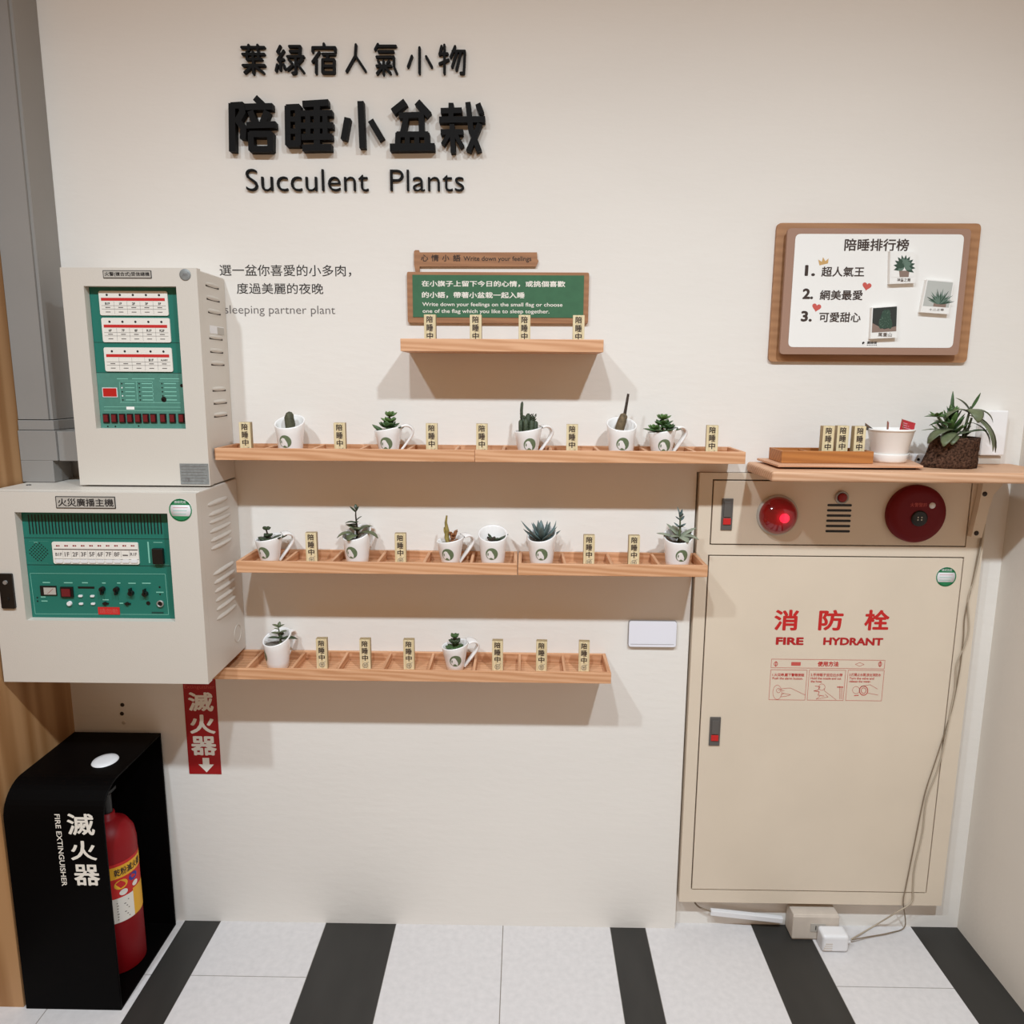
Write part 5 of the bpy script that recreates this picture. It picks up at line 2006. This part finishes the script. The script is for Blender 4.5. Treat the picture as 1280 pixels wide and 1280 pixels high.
# left: a whorl hanging out, a bushy upright clump, broad leaves over the rim
rosette(s_, (LPX - .056, LPY - .016, z0 + .058), .002, 11, .026, .0075, 1, .1, .3, .5, spread=.5)
rosette(s_, (LPX - .044, LPY - .015, z0 + .044), .002, 8, .026, .0085, 0, -.1, .3, .7, spread=.3)
for k in range(26):
    az = k * 2.39996
    f = k / 26
    leaf(s_, (LPX - .012 + .010 * math.cos(az) * (1 - f), LPY + .008 * math.sin(az) * (1 - f), z0 + .012 + .045 * f), az, .55 + .75 * f, .044 - .012 * f, .0105, .3, -.1, k % 2)
leaf(s_, (LPX - .013, LPY, z0 + .055), 1.4, 1.42, .062, .0065, .5, 0, 0)
for az, e, L, W, dr, h in ((3.45, .25, .085, .027, 1.5, .026), (3.9, .15, .070, .024, 1.4, .020), (-.25, .40, .080, .017, .5, .014), (3.0, .3, .072, .015, .6, .022), (-2.1, .2, .050, .020, 1.4, .014), (3.3, .5, .06, .014, .5, .034)):
    leaf(s_, (LPX - .012, LPY - .014, z0 + h), az, e, L, W, .15, dr, 2)
# right: long strap leaves arching over the rim
for az, e, L, W, dr, h, b0, mi in ((-.15, -.4, .120, .018, 1.25, .068, .022, 2), (-.9, -.3, .108, .020, 1.45, .062, .022, 2), (-1.6, .5, .062, .026, 2.2, .070, .020, 2), (3.25, .55, .070, .019, 1.9, .068, .020, 2), (-.5, .2, .060, .022, 1.7, .074, .026, 2), (.5, .85, .050, .0065, -.1, .074, .024, 0), (2.75, 1.15, .044, .024, .9, .072, .022, 2), (-.3, -.2, .075, .015, 1.4, .046, .024, 0), (2.4, 1.0, .058, .013, 1.4, .014, .014, 0), (-1.0, .9, .050, .014, 1.6, .016, .022, 0)):
    leaf(s_, (LPX + b0, LPY - .008, z0 + h), az, e, L, W, .12, dr, mi, 9)
s_.build('leaves', ['jade', 'jade_light', 'olive_leaf'], t)

# ================================================================= CABLES AND SOCKETS LOW RIGHT
def cable(name, pts, r, m, label):
    mb = MB()
    P_ = [Vector(p) for p in pts]
    out = []
    for i in range(len(P_) - 1):
        p0, p1, p2, p3 = P_[max(i - 1, 0)], P_[i], P_[i + 1], P_[min(i + 2, len(P_) - 1)]
        for k in range(6):
            t = k / 6
            out.append(.5 * (2 * p1 + (p2 - p0) * t + (2 * p0 - 5 * p1 + 4 * p2 - p3) * t * t + (3 * p1 - p0 - 3 * p2 + p3) * t ** 3))
    out.append(P_[-1])
    mb.tube(out, r, 7)
    return tag(mb.build(name, m, None, P_[0]), label, 'cable')


yc = YD - .004


def cp(px, py, y=yc):
    return on_y(px, py, y)


cable('power_cable', [cp(1231, 655), cp(1225, 690), cp(1217, 725), cp(1210, 750), cp(1211, 785), cp(1206, 806), cp(1196, 830), cp(1194, 860), cp(1188, 890), cp(1180, 930), cp(1172, 962), cp(1158, 1000), cp(1153, 1040), cp(1143, 1085), cp(1141, 1110), cp(1139, 1128), on_y(1118, 1142, -.02), on_z(1095, 1156, .008), on_z(1078, 1166, .006), Vector((.897, -.050, .016))], .0019, 'cable_grey', 'pale power cable hanging down the hydrant door to the floor adapter')
cable('power_cable', [cp(1229, 658), cp(1222, 695), cp(1215, 730), cp(1206, 770), cp(1204, 800), cp(1199, 840), cp(1190, 885), cp(1181, 915), cp(1168, 955), cp(1158, 985), cp(1152, 1010), cp(1144, 1050), cp(1137, 1085), cp(1132, 1110), cp(1129, 1128, -.02), on_z(1131, 1158, .010), on_z(1112, 1166, .007), on_z(1085, 1171, .007), Vector((.90, -.050, .014))], .0015, 'cable_dark', 'thin dark cable twisted beside the pale power cable on the hydrant door')

t = thing('floor_socket_box', 'beige electrical socket box on the floor under the hydrant cabinet', 'socket', (.80, -.005, 0))
MB().box(.743, .866, -.036, .020, .0005, .076).build('box', 'beige_plastic', t, bevel=.003)
MB().box(.742, .867, -.038, -.030, .004, .073).build('cover_plate', 'beige_plastic', t, bevel=.003)
s_ = MB().box(.79, .83, -.0395, -.038, .028, .052, 0)
for k in (-1, 1):
    s_.box(.81 + k * .006 - .0012, .81 + k * .006 + .0012, -.0398, -.0394, .034, .046, 1)
s_.build('outlet', ['nameplate', 'black_plastic'], t)
ax, ay = .843, -.061
t = thing('power_adapter', 'small white power adapter in front of the beige socket box', 'adapter', (ax, ay, 0))
MB().box(ax - .036, ax + .034, ay - .022, ay + .022, .0005, .050).build('body', 'white_plastic', t, bevel=.008, seg=3)
s_ = MB()
for i in range(4):
    s_.box(ax - .034 + .002 * i, ax - .010, ay - .0226, ay - .0215, .008 + i * .006, .0098 + i * .006)
s_.build('grip_ridges', 'beige_plastic', t)
MB().cyl((ax + .033, ay, .016), (ax + .048, ay + .004, .014), .004, .003, 10).build('cable_guard', 'white_plastic', t)
MB().box(ax - .015, ax + .004, ay + .022, -.0385, .026, .044).build('plug_neck', 'white_plastic', t)
p0, p1 = on_y(888, 1139.5, .004), on_y(978, 1149.5, .004)
mb = MB()
mb.box(-.5, .5, -.007, .007, -.008, .008)
L_ = (p1 - p0).length
d_ = (p1 - p0).normalized()
up_ = Vector((0, 0, 1))
up_ = (up_ - d_ * up_.dot(d_)).normalized()
yv = up_.cross(d_)
mid = (p0 + p1) / 2
mb.xform(lambda v: mid + d_ * (v.x * L_) + yv * v.y * 1.0 + up_ * v.z)
tag(mb.build('cable_trunking', 'white_plastic', None, mid, bevel=.002), 'short white cable trunking slanting from the wall to the beige socket box', 'trunking')
cable('supply_wire', [on_y(866, 1123, .012), on_y(869, 1129, .012), on_y(874, 1134, .010), on_y(882, 1137, .006), p0 + Vector((.006, -.001, 0))], .0022, 'cable_dark', 'short dark wire curving from under the cabinet into the white trunking')
